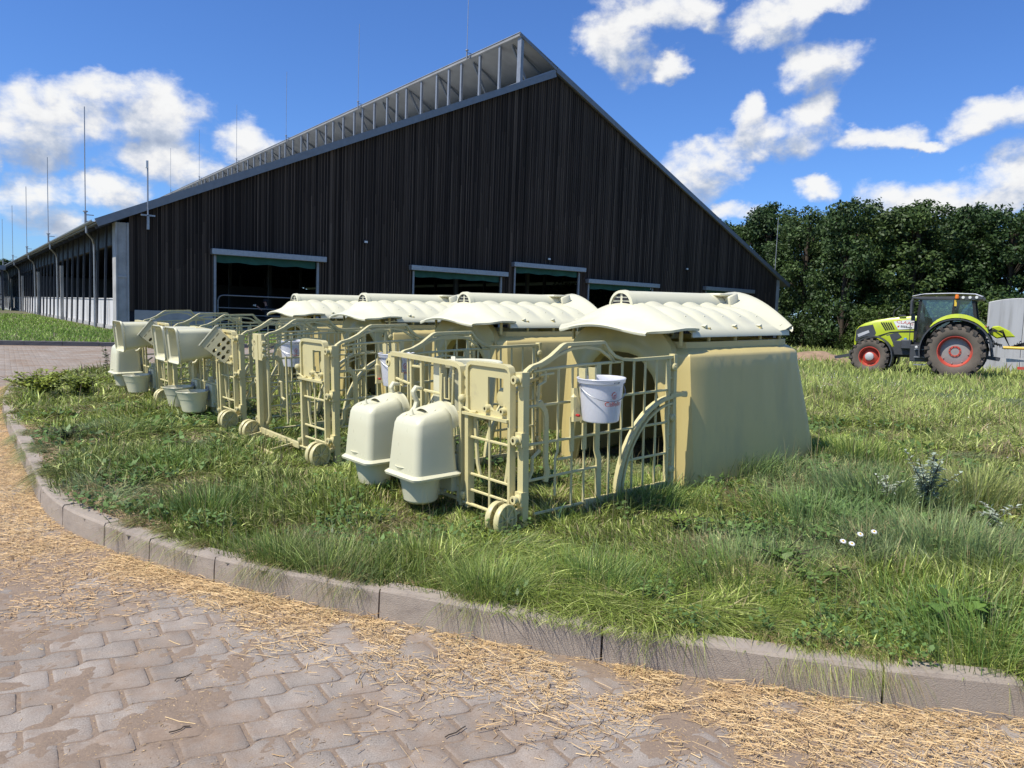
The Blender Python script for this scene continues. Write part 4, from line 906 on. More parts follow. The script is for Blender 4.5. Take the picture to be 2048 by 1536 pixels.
# perforated boxes
def perf_box():
    t = empty('perforated_box'); w, d, h = .24, .20, .30; m = MB()
    # side walls with rows of oval holes are cut as grids of strips
    def wall(y):
        n = 24
        holes = [(x, z) for x in (-.075, 0, .075) for z in (-.10, -.045, .01)]
        bm = bmesh.new(); pl = [(-w/2, -h/2), (w/2, -h/2), (w/2, h/2), (-w/2, h/2)]; edges = []
        vs = [bm.verts.new((x, y, z)) for x, z in pl]; edges += [bm.edges.new((vs[i], vs[(i+1) % 4])) for i in range(4)]
        for hx, hz in holes:
            q = [bm.verts.new((hx+.026*math.cos(a), y, hz+.016*math.sin(a))) for a in np.linspace(0, 2*math.pi, 12, endpoint=False)]; edges += [bm.edges.new((q[i], q[(i+1) % 12])) for i in range(12)]
        for k in range(3):
            hx = -.07+.07*k; q = [bm.verts.new((hx+a, y, .085+b)) for a, b in ((-.022, -.004), (.022, -.004), (.022, .004), (-.022, .004))]; edges += [bm.edges.new((q[i], q[(i+1) % 4])) for i in range(4)]
        bmesh.ops.triangle_fill(bm, use_beauty=True, use_dissolve=False, edges=edges); bm.verts.index_update(); m.add([v.co[:] for v in bm.verts], [tuple(v.index for v in f.verts) for f in bm.faces]); bm.free()
    wall(-d/2); wall(d/2)
    m.bb(-w/2, -w/2+.006, -d/2, d/2, -h/2, h/2).bb(w/2-.006, w/2, -d/2, d/2, -h/2, h/2).bb(-w/2, w/2, -d/2, d/2, h/2-.006, h/2)
    m.build('box_shell', MATS['box_plastic'], t)
    MB().bb(-w/2-.012, w/2+.012, -d/2-.008, d/2+.008, h/2-.002, h/2+.012).build('lid', MATS['hood_plastic'], t, bevel=.003)
    return t
pbx = perf_box()
for k, (pi, u, v, z, lab) in enumerate(((2, -.07, .30, .79, 'tilted cream box with oval holes on the third pen, in full view'), (3, -.07, .34, .79, 'tilted cream box half hidden behind the middle raised hood, on the farthest pen'))):
    o = pbx if k == 0 else copy_tree(pbx); o.matrix_world = PM[pi] @ Matrix.Translation((u, v, z)) @ Matrix.Rotation(R_(-26), 4, 'Z') @ Matrix.Rotation(R_(-50), 4, 'Y'); tag(o, lab, 'feeder box', 'perforated boxes on the pen fronts')

# ------------------------------------------------------------------ white pails on the side panels
def ring_pts(cx, cz, rx, rz, n, y, wob=0):
    return [(cx+rx*math.cos(a)*(1+wob*math.sin(a*9)), y, cz+rz*math.sin(a)) for a in np.linspace(0, 2*math.pi, n, endpoint=False)]
def pail():
    t = empty('white_pail'); n = 40; prof = [(0, 0), (.104, 0), (.112, .006), (.1195, .06), (.1275, .16), (.134, .236), (.146, .242), (.149, .262), (.152, .266), (.149, .270), (.141, .268), (.137, .262), (.1305, .235), (.108, .012), (0, .008)]
    MB().lathe(prof, n=n).build('pail_body', MATS['white_plastic'], t, smooth=True, auto=35)
    # flat printed face
    P = lambda a, z: ((.1045+.03*z/.24+.0015)*math.cos(a), (.1045+.03*z/.24+.0015)*math.sin(a), z)
    f = MB(); a0 = R_(-98); f.grid([[P(a0+R_(22)*s, z) for s in np.linspace(-1, 1, 9)] for z in np.linspace(.02, .225, 6)]); f.build('print_panel', MATS['white_plastic'], t, smooth=True)
    MB().bb(-.02, .02, -.003, .003, -.004, .004).build('grip_slot', MATS['charcoal'], t, M=Matrix.Translation(Vector(P(a0+.02, .238))*1.055) @ Matrix.Rotation(a0+math.pi/2, 4, 'Z'))
    h = MB(); pts = []
    for k in range(25):
        s = math.pi*k/24; ah = R_(-112); pe_, pf = Vector((math.cos(ah), math.sin(ah), 0)), Vector((-math.sin(ah), math.cos(ah), 0)); q_ = pf*(-.145*math.cos(s))+pe_*(.152*math.sin(s)); pts.append((q_.x, q_.y, .225-.085*math.sin(s)))
    h.tube(pts, .0025, 6); h.lathe([(0, -.004), (.010, -.004), (.010, .004), (0, .004)], pts[0], axis='x', n=8).lathe([(0, -.004), (.010, -.004), (.010, .004), (0, .004)], pts[-1], axis='x', n=8); h.build('bail', MATS['wire'], t, smooth=True)
    # emblem and word, laid on the wall of the pail
    def place(a, z):
        p = Vector(P(a, z))*1.0; nrm = Vector((math.cos(a), math.sin(a), -.12)).normalized(); up = (Vector((0, 0, 1))-nrm*nrm.z).normalized(); rt = up.cross(nrm)
        return Matrix(((rt.x, up.x, nrm.x, p.x+nrm.x*.0015), (rt.y, up.y, nrm.y, p.y+nrm.y*.0015), (rt.z, up.z, nrm.z, p.z), (0, 0, 0, 1)))
    def bend(o, r):
        for v_ in o.data.vertices: x_ = v_.co.x; v_.co.z += math.sqrt(max(r*r-x_*x_, 0))-r+.0022
        return o
    bend(text_mb('word', 'Calfello', .040, MATS['red_ink'], t, place(a0+.02, .118), .0006, 1.), .118)
    e = MB(); L = [(.017*math.cos(a), .021*math.sin(a), 0) for a in np.linspace(0, 2*math.pi, 28, endpoint=False)]; e.tube(L, .0009, 5, True)
    for a in np.linspace(.9, 2.3, 6): e.box((.0205*math.cos(a+.7), .0235*math.sin(a+.7), 0), (.004, .003, .0012), Matrix.Rotation(a, 3, 'Z'))
    # little calf: body, legs, head
    e.box((0, .002, 0), (.013, .005, .0012)).box((-.0055, -.003, 0), (.0016, .007, .0012)).box((.0055, -.003, 0), (.0016, .007, .0012)).box((.0075, .006, 0), (.005, .004, .0012), Matrix.Rotation(.6, 3, 'Z')).box((-.0035, -.003, 0), (.0014, .006, .0012))
    for k in range(4): e.box((0, -.008-.003*k, 0), (.022-.004*k, .0008, .001))
    bend(e.build('emblem', MATS['red_ink'], t, M=place(a0, .170)), .124); MB().bb(-.014, .014, -.0006, .0006, 0, .001).build('small_print', MATS['charcoal'], t, M=place(a0-.06, .094))
    MB().cyl((0, 0, 0), (0, 0, .001), .003, 8).build('dot', MATS['charcoal'], t, M=place(a0, .075))
    return t
pl0 = pail(); PLAB = ['translucent white pail with red emblem and word, on the nearest pen fence', 'white pail hanging behind the front gate of the nearest pen', 'white pail with grip slot hung on the second pen fence, left of the crowned rail', ]
for k, (pi, u, v, z, rz) in enumerate(((0, .51, -.17, .59, 0), (1, .50, -.17, .57, 8), (2, .52, -.17, .57, -5))):
    o = pl0 if k == 0 else copy_tree(pl0); o.matrix_world = PM[pi] @ Matrix.Translation((u, v, z)) @ Matrix.Rotation(R_(rz), 4, 'Z')
    tag(o, ['translucent white pail with red emblem and word, on the nearest pen fence', 'white pail on the right side of the second pen fence, seen behind the nearest pen', 'white pail on the right side of the third pen fence, seen through the second pen'][k], 'pail', 'white pails on the pen side rails')
# pail seat brackets with a red nipple (behind the pail)
for k in range(3):
    b = MB(); b.bb(-.05, -.035, .08, .15, .0, .34).bb(.035, .05, .08, .15, .0, .34).bar([(-.10, .10, .04), (-.115, .08, .02), (-.10, .12, .22)], .02, .03, (0, 1, 0)); b.lathe([(0, .0), (.018, 0), (.02, .12), (0, .14)], (-.125, .10, .05), n=8)
    o = b.build('pail_holder', MATS['fence_plastic'], None); o.matrix_world = PM[k] @ Matrix.Translation((.63, -.17, .57)); r_ = MB().lathe([(0, -.02), (.008, -.018), (.010, .0), (.006, .012)], (-.13, .06, .06), axis='y', n=8).build('teat', MATS['red_plastic'], o, smooth=True); o.parent = pens[k]; o.matrix_parent_inverse = Matrix(); o.matrix_local = Matrix.Translation((.50, -.17, .57))
# big cream tubs hung inside the gates
tb0 = empty('feed_tub'); MB().lathe([(0, 0), (.15, 0), (.17, .02), (.20, .36), (.235, .37), (.24, .39), (.232, .395), (.20, .385), (.155, .02), (0, .015)], n=32).build('tub_body', MATS['hood_plastic'], tb0, smooth=True, auto=35)
tl = MB(); tl.bb(-.26, -.21, -.05, .05, .12, .42).bar([(-.24, -.12, .3), (-.23, -.15, .42), (-.2, -.1, .44)], .02, .03, (0, 0, 1)); tl.build('hanger', MATS['hood_plastic'], tb0, bevel=.004)
for k, (pi, u, v, z) in enumerate(((0, .26, .86, .50),)):
    o = tb0 if k == 0 else copy_tree(tb0); o.matrix_world = PM[pi] @ Matrix.Translation((u, v, z)); tag(o, 'large round cream tub inside the nearest pen, behind its front gate', 'tub')
# ------------------------------------------------------------------ tractor  (local: x forward, y to its left, z up; origin below the rear axle)
def tractor():
    t = empty('tractor')
    def wheel(x, y, r, w, rimr, side, nl, par=t):
        g = bpy.data.objects.new('wheel', None); COL.objects.link(g); g.parent = par; g.matrix_local = Matrix.Translation((x, y, r))
        m = MB(); rr = r*.93; m.lathe([(rimr, -w/2*.8), (rimr+.05, -w/2*.92), (rr*.86, -w/2), (rr*.97, -w/2*.92), (rr, -w/2*.7), (rr, w/2*.7), (rr*.97, w/2*.92), (rr*.86, w/2), (rimr+.05, w/2*.92), (rimr, w/2*.8)], axis='y', n=48)
        m.build('tyre', MATS['tyre_wall'], g, smooth=True, auto=50)
        l = MB(); s = 2*math.pi*r/nl*.46
        for k in range(nl):
            for sg in (-1, 1):
                a = 2*math.pi*(k+(.5 if sg > 0 else 0))/nl; M1 = Matrix.Rotation(-a, 3, 'Y')
                vs = []
                for (yy, off, hh) in ((.02, .0, 1.0), (w*.30, -.08*r*2, 1.0), (w*.50, -.13*r*2, .97), (w*.515, -.13*r*2, .90)):
                    for dx in (-s*.42, s*.42):
                        for rad in ((rr*.97 if hh > .93 else rr*.86), r*hh): vs.append(M1 @ Vector((dx+off, sg*yy, rad)))
                fs = []
                for q in range(3):
                    b = q*4; fs += [(b, b+1, b+5, b+4), (b+1, b+3, b+7, b+5), (b+3, b+2, b+6, b+7)]
                fs += [(0, 2, 3, 1), (12, 13, 15, 14)]; l.add(vs, fs)
        l.build('tread', MATS['rubber'], g)
        d = side; ri = MB(); y0 = d*w*.40
        ri.lathe([(rimr+.012, y0*1.02), (rimr-.02, y0*1.03), (rimr-.03, y0*.9), (rimr-.05, y0*.55), (rimr*.86, y0*.2), (rimr*.80, y0*.12)], axis='y', n=40); ri.build('rim', MATS['tractor_red'], g, smooth=True, auto=40)
        if r > .9:
            di = MB(); di.lathe([(rimr*.86, y0*.18), (rimr*.7, y0*.30), (rimr*.25, y0*.38), (0, y0*.38)], axis='y', n=40)
            for k in range(8):
                a = k*math.pi/4+.2; di.cyl((math.cos(a)*rimr*.76, y0*.27, math.sin(a)*rimr*.76), (math.cos(a)*rimr*.76, y0*.36, math.sin(a)*rimr*.76), .028, 8)
            di.build('dish', MATS['hub_grey'], g, smooth=True, auto=30)
            hb = MB(); hb.lathe([(rimr*.37, y0*.33), (rimr*.36, y0*.44), (rimr*.26, y0*.46), (rimr*.24, y0*.40)], axis='y', n=24); hb.build('hub', MATS['tractor_red'], g, smooth=True, auto=30)
            bl = MB()
            for k in range(10): a = k*math.pi/5; bl.cyl((math.cos(a)*rimr*.31, y0*.45, math.sin(a)*rimr*.31), (math.cos(a)*rimr*.31, y0*.5, math.sin(a)*rimr*.31), .018, 6)
            bl.build('wheel_nuts', MATS['charcoal'], g)
        else:
            di = MB(); di.lathe([(rimr*.82, y0*.14), (rimr*.5, y0*.5), (rimr*.4, y0*.5)], axis='y', n=32); di.build('dish', MATS['tractor_red'], g, smooth=True, auto=30)
            hb = MB(); hb.lathe([(rimr*.42, y0*.45), (rimr*.40, y0*1.0), (rimr*.30, y0*1.1), (0, y0*1.1)], axis='y', n=24); hb.build('hub', MATS['steel_light'], g, smooth=True, auto=30)
    for s in (1, -1):
        wheel(0, s*.98, 1.03, .66, .60, s, 20); wheel(3.02, s*.95, .73, .54, .40, s, 18)
    # chassis, axle housings
    m = MB(); m.bb(-.7, 3.3, -.32, .32, .72, 1.28).bb(-.2, .2, -.9, .9, .85, 1.2).bb(2.85, 3.2, -.8, .8, .62, .85).bb(.8, 1.6, .34, .80, .58, 1.25).bb(3.5, 3.95, -.3, .3, .55, .95).bb(1.6, 2.3, .30, .50, .8, 1.4); m.build('chassis', MATS['charcoal'], t, bevel=.03)
    # bonnet
    sec = [(1.44, 1.37, 2.42, .465), (1.6, 1.36, 2.41, .47), (2.4, 1.32, 2.33, .48), (3.0, 1.28, 2.22, .47), (3.4, 1.22, 2.09, .45), (3.62, 1.15, 1.95, .42), (3.72, 1.12, 1.80, .38), (3.75, 1.12, 1.5, .36)]
    b = MB(); b.grid([[(x, -w, z0), (x, -w*1.02, z0+(z1-z0)*.5), (x, -w, z1-.14), (x, -w*.86, z1-.03), (x, -w*.4, z1), (x, w*.4, z1), (x, w*.86, z1-.03), (x, w, z1-.14), (x, w*1.02, z0+(z1-z0)*.5), (x, w, z0)] for x, z0, z1, w in sec])
    b.f.append(tuple(range(70, 80))); b.build('bonnet', MATS['lime'], t, smooth=True, auto=35)
    y = .49
    def pl(poly, name, m_, y0=y-.03, y1=y+.006):
        for s in (1,):
            q = MB(); q.prism(poly, 'y', s*y0, s*y1); q.build(name, m_, t)
    pl([(3.70, 1.33), (3.68, 1.78), (3.55, 1.93), (3.05, 2.03), (2.92, 1.70), (3.0, 1.52), (3.3, 1.38)], 'headlight_panel', MATS['charcoal'], .40, .492)
    for k in range(5): pl([(2.76-k*.085, 2.12-.0*k), (2.71-k*.085, 2.13), (2.52-k*.075, 1.80+k*.012), (2.57-k*.075, 1.79+k*.012)], 'bonnet_vent', MATS['black'])
    pl([(2.28, 2.16), (1.50, 2.28), (1.50, 1.88), (2.10, 1.84)], 'decal_panel', MATS['off_white'])
    pl([(3.05, 1.50), (2.4, 1.74), (2.0, 1.78), (1.52, 1.80), (1.52, 1.76), (2.0, 1.735), (2.45, 1.68), (3.0, 1.45)], 'bonnet_seam', MATS['black'])
    pl([(2.52, 1.62), (2.1, 1.72), (1.95, 1.55), (2.25, 1.35), (2.5, 1.40)], 'side_vent', MATS['charcoal'])
    q = MB(); q.prism([(3.62, 1.62), (3.2, 1.80), (3.16, 1.70), (3.58, 1.5)], 'y', .46, .499); q.build('headlight', MATS['steel_light'], t)
    MT = Matrix.Translation((1.86, .4985, 2.115)) @ Matrix.Rotation(R_(90+0), 4, 'X') @ Matrix.Rotation(math.pi, 4, 'Y') @ Matrix.Rotation(R_(-9), 4, 'Z')
    text_mb('lettering', 'CLAAS', .17, MATS['tractor_red'], t, MT, .002, 1.25)
    MT2 = Matrix.Translation((1.80, .4985, 1.94)) @ Matrix.Rotation(R_(90), 4, 'X') @ Matrix.Rotation(math.pi, 4, 'Y') @ Matrix.Rotation(R_(-5), 4, 'Z')
    sm = MB()
    for k in range(7): sm.bb(-.21+k*.062, -.165+k*.062, -.025, .02, 0, .003)
    for k in range(4): sm.bb(-.21+k*.06, -.165+k*.06, .035, .055, 0, .003)
    sm.build('small_lettering', MATS['charcoal'], t, M=MT2); s2 = MB(); s2.prism([(-.33, -.03), (-.27, -.03), (-.26, .04), (-.32, .03)], 'z', 0, .004); s2.build('red_mark', MATS['tractor_red'], t, M=MT2)
    # lower side skirts
    q = MB(); q.prism([(2.52, 1.30), (2.55, 1.56), (2.40, 1.60), (2.2, 1.14), (2.38, 1.12)], 'y', .44, .50); q.build('side_skirt', MATS['lime'], t)
    # cab
    zc, zt = 1.30, 3.08
    P = {'a0': (1.46, .72, zc), 'a1': (1.30, .74, zt), 'b0': (.22, .80, 2.0), 'b1': (.10, .80, zt), 'c0': (-.62, .72, 2.15), 'c1': (-.48, .72, zt)}
    fr = MB()
    for s in (1, -1):
        for a_, b_ in (('a0', 'a1'), ('b0', 'b1'), ('c0', 'c1')): fr.bar([(P[a_][0], s*P[a_][1], P[a_][2]), (P[b_][0], s*P[b_][1], P[b_][2])], .10, .07, (1, 0, 0))
        fr.bar([(1.46, s*.72, zc), (.95, s*.76, zc+.0), (.62, s*.8, 1.75), (.22, s*.80, 2.12), (-.62, s*.72, 2.2)], .06, .08, (0, 1, 0)); fr.bar([(1.30, s*.74, zt), (.1, s*.80, zt), (-.48, s*.72, zt)], .06, .08, (0, 1, 0))
    fr.bb(1.25, 1.34, -.74, .74, zt-.05, zt+.03).bb(-.52, -.44, -.72, .72, zt-.05, zt+.03).bb(1.40, 1.50, -.7, .7, zc, 2.2)
    fr.build('cab_frame', MATS['black'], t)
    gl = MB()
    for s in (1, -1):
        gl.add([(1.44, s*.735, zc+.05), (.95, s*.765, zc+.05), (.64, s*.80, 1.77), (.22, s*.815, 2.13), (.10, s*.815, zt), (1.30, s*.755, zt)], [(0, 1, 2, 3, 4, 5)])
        gl.add([(.18, s*.815, 2.14), (-.60, s*.735, 2.22), (-.48, s*.735, zt), (.06, s*.815, zt)], [(0, 1, 2, 3)])
    gl.add([(1.47, -.7, 2.2), (1.47, .7, 2.2), (1.31, .72, zt), (1.31, -.72, zt)], [(0, 1, 2, 3)]); gl.add([(-.60, -.7, 2.2), (-.60, .7, 2.2), (-.48, .7, zt), (-.48, -.7, zt)], [(0, 1, 2, 3)])
    gl.build('window', MATS['glass'], t)
    rf = MB(); rf.grid([[(x, y_*w, z+.05*(1-abs(y_)**3)) for y_ in (-1, -.93, -.6, 0, .6, .93, 1)] for x, z, w in ((1.66, 3.12, .7), (1.62, 3.17, .80), (1.2, 3.25, .86), (.2, 3.27, .88), (-.55, 3.23, .86), (-.78, 3.14, .8), (-.82, 3.08, .75))]); rf.build('cab_roof', MATS['off_white'], t, smooth=True, auto=50)
    MB().prism([(1.60, 3.08), (1.62, 3.15), (-.84, 3.15), (-.8, 3.03), (-.5, 3.0), (1.3, 3.03)], 'y', -.83, .83).build('roof_lining', MATS['charcoal'], t, bevel=.02)
    for x in (-.15, -.38, -.6): MB().lathe([(0, 0), (.05, 0), (.06, -.04)], (x, .86, 3.11), axis='y', n=10).build('work_light', MATS['off_white'], t)
    MB().lathe([(0, .10), (.06, .09), (.075, .0), (.07, -.06), (0, -.07)], (.05, .92, 3.13), n=12).build('beacon', MATS['amber'], t, smooth=True)
    MB().bb(.05, .13, .84, .88, 2.78, 3.02).build('indicator', MATS['yellow_paint'], t)
    for s in (1, -1): MB().prism([(1.38, 1.3), (1.36, 1.75), (.9, 1.75), (.35, 2.10), (-.55, 2.18), (-.6, 1.3)], 'y', s*.62, s*.66).build('cab_side_lining', MATS['black'], t)
    st = MB(); st.bb(-.25, .35, -.25, .25, 1.75, 1.9).bb(-.35, -.2, -.25, .25, 1.85, 2.55); st.bb(1.05, 1.3, -.25, .25, 1.5, 2.35); st.lathe([(.0, -.0), (.17, 0), (.19, .01), (.17, .02)], (.75, 0, 2.35), n=16); st.bb(.74, 1.1, -.03, .03, 2.1, 2.34); st.build('seat', MATS['charcoal'], t, bevel=.03)
    MB().bb(-.6, 1.42, -.7, .7, 1.22, 1.3).build('cab_floor', MATS['black'], t)
    # mirrors and exhaust
    mr = MB(); mr.bb(1.55, 1.63, .98, 1.16, 2.45, 2.98).tube([(1.36, .74, 2.95), (1.58, 1.07, 2.98)], .018, 6).bb(1.46, 1.6, .82, .96, 2.2, 2.45); mr.build('mirror', MATS['charcoal'], t, bevel=.02)
    MB().tube([(1.75, -.52, 1.9), (1.75, -.52, 3.05), (1.7, -.52, 3.15)], .07, 10).build('exhaust', MATS['charcoal'], t, smooth=True)
    MB().tube([(1.42, .78, 1.45), (1.62, .86, 1.4), (1.62, .86, 2.1), (1.48, .8, 2.15)], .016, 6).build('grab_rail', MATS['charcoal'], t, smooth=True)
    MB().tube([(2.3, .45, 2.35), (2.28, .45, 2.6), (2.05, .45, 2.78)], .015, 6).bb(1.85, 2.1, .4, .5, 2.38, 2.44).build('mirror_arm', MATS['charcoal'], t)
    # steps
    sp_ = MB()
    for z, y1 in ((.45, 1.06), (.75, 1.0), (1.05, .94)): sp_.bb(.98, 1.42, y1-.28, y1, z, z+.035)
    sp_.build('step', MATS['galv_light'], t); MB().lathe([(0, 0), (.05, 0), (.05, .05), (0, .06)], (1.35, .95, 1.16), axis='y', n=10).build('step_light', MATS['off_white'], t)
    MB().bb(1.55, 1.95, .42, .74, 1.06, 1.44).build('air_tank', MATS['charcoal'], t, bevel=.04); MB().lathe([(0, 0), (.06, 0), (.05, .05), (0, .06)], (1.80, .58, 1.45), n=10).build('filler_cap', mat('blue_cap', (.05, .2, .6), .4), t)
    # fenders
    for s in (1, -1):
        a_ = np.linspace(R_(-12), R_(172), 19); R1 = 1.24
        f = MB(); f.grid([[(R1*math.cos(a)+.0, s*y_, 1.03+R1*1.02*math.sin(a)*(1. if a < 1.9 else 1.)) for y_ in (.58, 1.33)] for a in a_]); f.build('mudguard', MATS['charcoal'], t, smooth=True, solid=.05, auto=40)
        g2 = MB(); a2 = np.linspace(R_(46), R_(146), 15); top = [( (R1+.03)*math.cos(a), 1.03+(R1+.03)*1.02*math.sin(a)) for a in a2]; hi = [((R1+.03+.10*math.sin((a-a2[0])/(a2[-1]-a2[0])*math.pi)**.6+.02)*math.cos(a), 1.03+(R1+.05+.13*math.sin((a-a2[0])/(a2[-1]-a2[0])*math.pi)**.6)*1.02*math.sin(a)) for a in a2]
        g2.grid([[(p[0], s*1.20, p[1]) for p in top], [(q_[0], s*1.16, q_[1]) for q_ in hi], [(q_[0], s*.62, q_[1]) for q_ in hi], [(p[0], s*.58, p[1]) for p in top]]); g2.build('fender_cover', MATS['lime'], t, smooth=True, auto=40)
        MB().lathe([(0, 0), (.06, 0), (.07, .03), (0, .05)], (-.99, s*1.1, 1.98), axis='x', n=10).build('tail_light', MATS['tractor_red'], t)
        f = MB(); a3 = np.linspace(R_(28), R_(205), 14); R2 = .86; f.grid([[(3.02+R2*math.cos(a), s*y_, .73+R2*math.sin(a)) for y_ in (.66, 1.24)] for a in a3[2:]]); f.build('front_mudguard', MATS['charcoal'], t, smooth=True, solid=.04, auto=40)
    MB().prism([(-1.05, 1.72), (-1.12, 2.02), (-1.35, 2.06), (-1.7, 1.86), (-1.92, 1.62), (-1.5, 1.60), (-1.3, 1.55)], 'y', -.9, -.2).build('rear_cover', MATS['lime'], t, bevel=.04)
    # rear linkage, hoses and front linkage
    ln = MB(); 
    for s in (-.4, .4): ln.bar([(-.5, s, .9), (-1.45, s, .75)], .08, .12, (0, 1, 0)); ln.tube([(-.6, s, 1.6), (-1.1, s, 1.5), (-1.2, s, .85)], .04, 8)
    ln.bar([(-.55, 0, 1.5), (-1.5, 0, 1.3)], .08, .08, (0, 1, 0)); ln.bb(-.95, -.5, -.45, .45, .8, 1.9); ln.build('rear_linkage', MATS['charcoal'], t)
    fl = MB(); fl.bar([(3.7, .3, .8), (4.5, .35, .62)], .06, .12, (0, 1, 0)).bar([(3.7, -.3, .8), (4.5, -.35, .62)], .06, .12, (0, 1, 0)); fl.build('front_linkage', MATS['charcoal'], t)
    for k in range(5):
        y_ = -.35+k*.17; pts = [(-.9, y_, 1.75), (-1.15, y_+.02, 2.0-.05*k), (-1.5, y_*.6, 1.72+.04*k), (-1.75, y_*.3, 1.25), (-2.2, 0, 1.30+.03*k), (-2.7, 0, 1.1)]
        MB().tube(pts, .018, 6).build('hose', MATS['black'], t, smooth=True)
    co = MB(); co.tube([(-1.2-.9*i/60, .1+.05*math.cos(i*1.1), 1.45-.25*math.sin(math.pi*i/60)+.05*math.sin(i*1.1)) for i in range(61)], .012, 5); co.build('coiled_cable', MATS['black'], t, smooth=True)
    return t
tr = tractor(); gp = gnd(1911.5, 703, 0); rdv = ray(1911.5, 703); rdv = rdv/np.linalg.norm(rdv)
azr = math.atan2(rdv[0], rdv[1]); fi = azr+R_(4); rp = CAM+ray(1911.5, 703)*(30.2/ray(1911.5, 703)[1]); TX, TY = rp[0]+math.sin(fi)*.98, rp[1]+math.cos(fi)*.98; TZ = float(rp[2])-1.03
back = math.pi/2-(fi+R_(90))        # heading of the rear direction in math angle
tr.matrix_world = Matrix.Translation((TX, TY, TZ)) @ Matrix.Rotation(back+math.pi, 4, 'Z') @ Matrix.Rotation(R_(1.2), 4, 'Y')
tag(tr, 'lime green farm tractor with red wheel rims parked on the meadow at right', 'tractor')
TM = tr.matrix_world.copy()
# trailer drawbar and tank just behind it, cut by the frame edge
im = empty('trailed_tanker'); im.matrix_world = TM @ Matrix.Translation((-1.7, 0, 0)); tag(im, 'pale grey trailed tank implement with yellow hose, cut off by the right edge', 'trailer')
MB().lathe([(0, 0), (.35, .05), (.50, .2), (.54, .7), (.54, 4.5), (.4, 4.8), (0, 4.85)], (-5.9, 0, 1.35), axis='x', n=28).build('tank', MATS['steel_light'], im, smooth=True, auto=40)
b = MB(); b.bar([(.2, 0, .72), (-1.2, 0, .8), (-2.2, .5, .85)], .1, .14, (0, 1, 0)).bar([(-1.2, 0, .8), (-2.2, -.5, .85)], .1, .14, (0, 1, 0)).bb(-6, -2.1, -.6, .6, .75, .95); b.build('drawbar', MATS['steel_light'], im)
MB().tube([(.15, .35, 1.22), (-.9, .40, 1.20), (-1.15, .4, 1.18)], .055, 8).build('yellow_hose', MATS['yellow_paint'], im, smooth=True)
MB().bb(-3.0, -.35, .7, .78, .42, .52).build('red_rail', MATS['tractor_red'], im)
MB().lathe([(0, 0), (.2, .03), (.24, .2), (.24, 1.4), (.2, 1.6), (0, 1.62)], (-2.4, .62, .82), axis='x', n=18).build('cylinder_tank', MATS['steel_light'], im, smooth=True)
for s in (1, -1): MB().lathe([(.3, -.2), (.55, -.22), (.62, -.1), (.62, .1), (.55, .22), (.3, .2)], (-4.2, s*.95, .62), axis='y', n=28).build('wheel', MATS['rubber'], im, smooth=True)
# bunker silo wall
q = ray(1976, 640); q = q/q[1]; BXY = (q[0]*37., 37.)
mat('silo', (.50, .49, .465), .9, var=.10, vs=.6, bump=.2, bs=20, dirt=(.26, .25, .22), dirt_s=1.6, dirt_t=(.50, .85), stretch=(2.2, 2.2, .14))
bw = empty('bunker_wall', (BXY[0], BXY[1], -.6), R_(-14)); tag(bw, 'pale streaked concrete bunker wall with rounded end behind the tractor', 'wall')
for k in range(4):
    x0 = k*1.5; m = MB(); n = 6
    tops = [(x0+.01+1.48*i/n, 3.58+(.10 if k else .10-.22*(1-i/n)**2)+.03*k) for i in range(n+1)]
    m.prism([(x0+.01, 0), (x0+1.49, 0)]+tops[::-1], 'y', 0, .16); m.build('wall_panel', MATS['silo'], bw, bevel=.02)
# dirt heap edge left of the tractor
q = gnd(1635, 712, -.1); dm = MB(); rows = []
for i in range(17):
    rows.append([(q[0]+(i-8)*.28+.2*math.sin(j), q[1]-1+j*.5, -.5+max(0, .62*math.sin(math.pi*i/16)*math.sin(math.pi*j/6)+rnd.uniform(-.07, .07))) for j in range(7)])
mat('dirt_heap', (.30, .20, .12), .95, var=.3, vs=3, bump=.8, bs=15); dm.grid(rows); tag(dm.build('dirt_mound', MATS['dirt_heap'], smooth=True), 'low heap of bare brown earth in the grass beside the right end of the barn', 'mound')

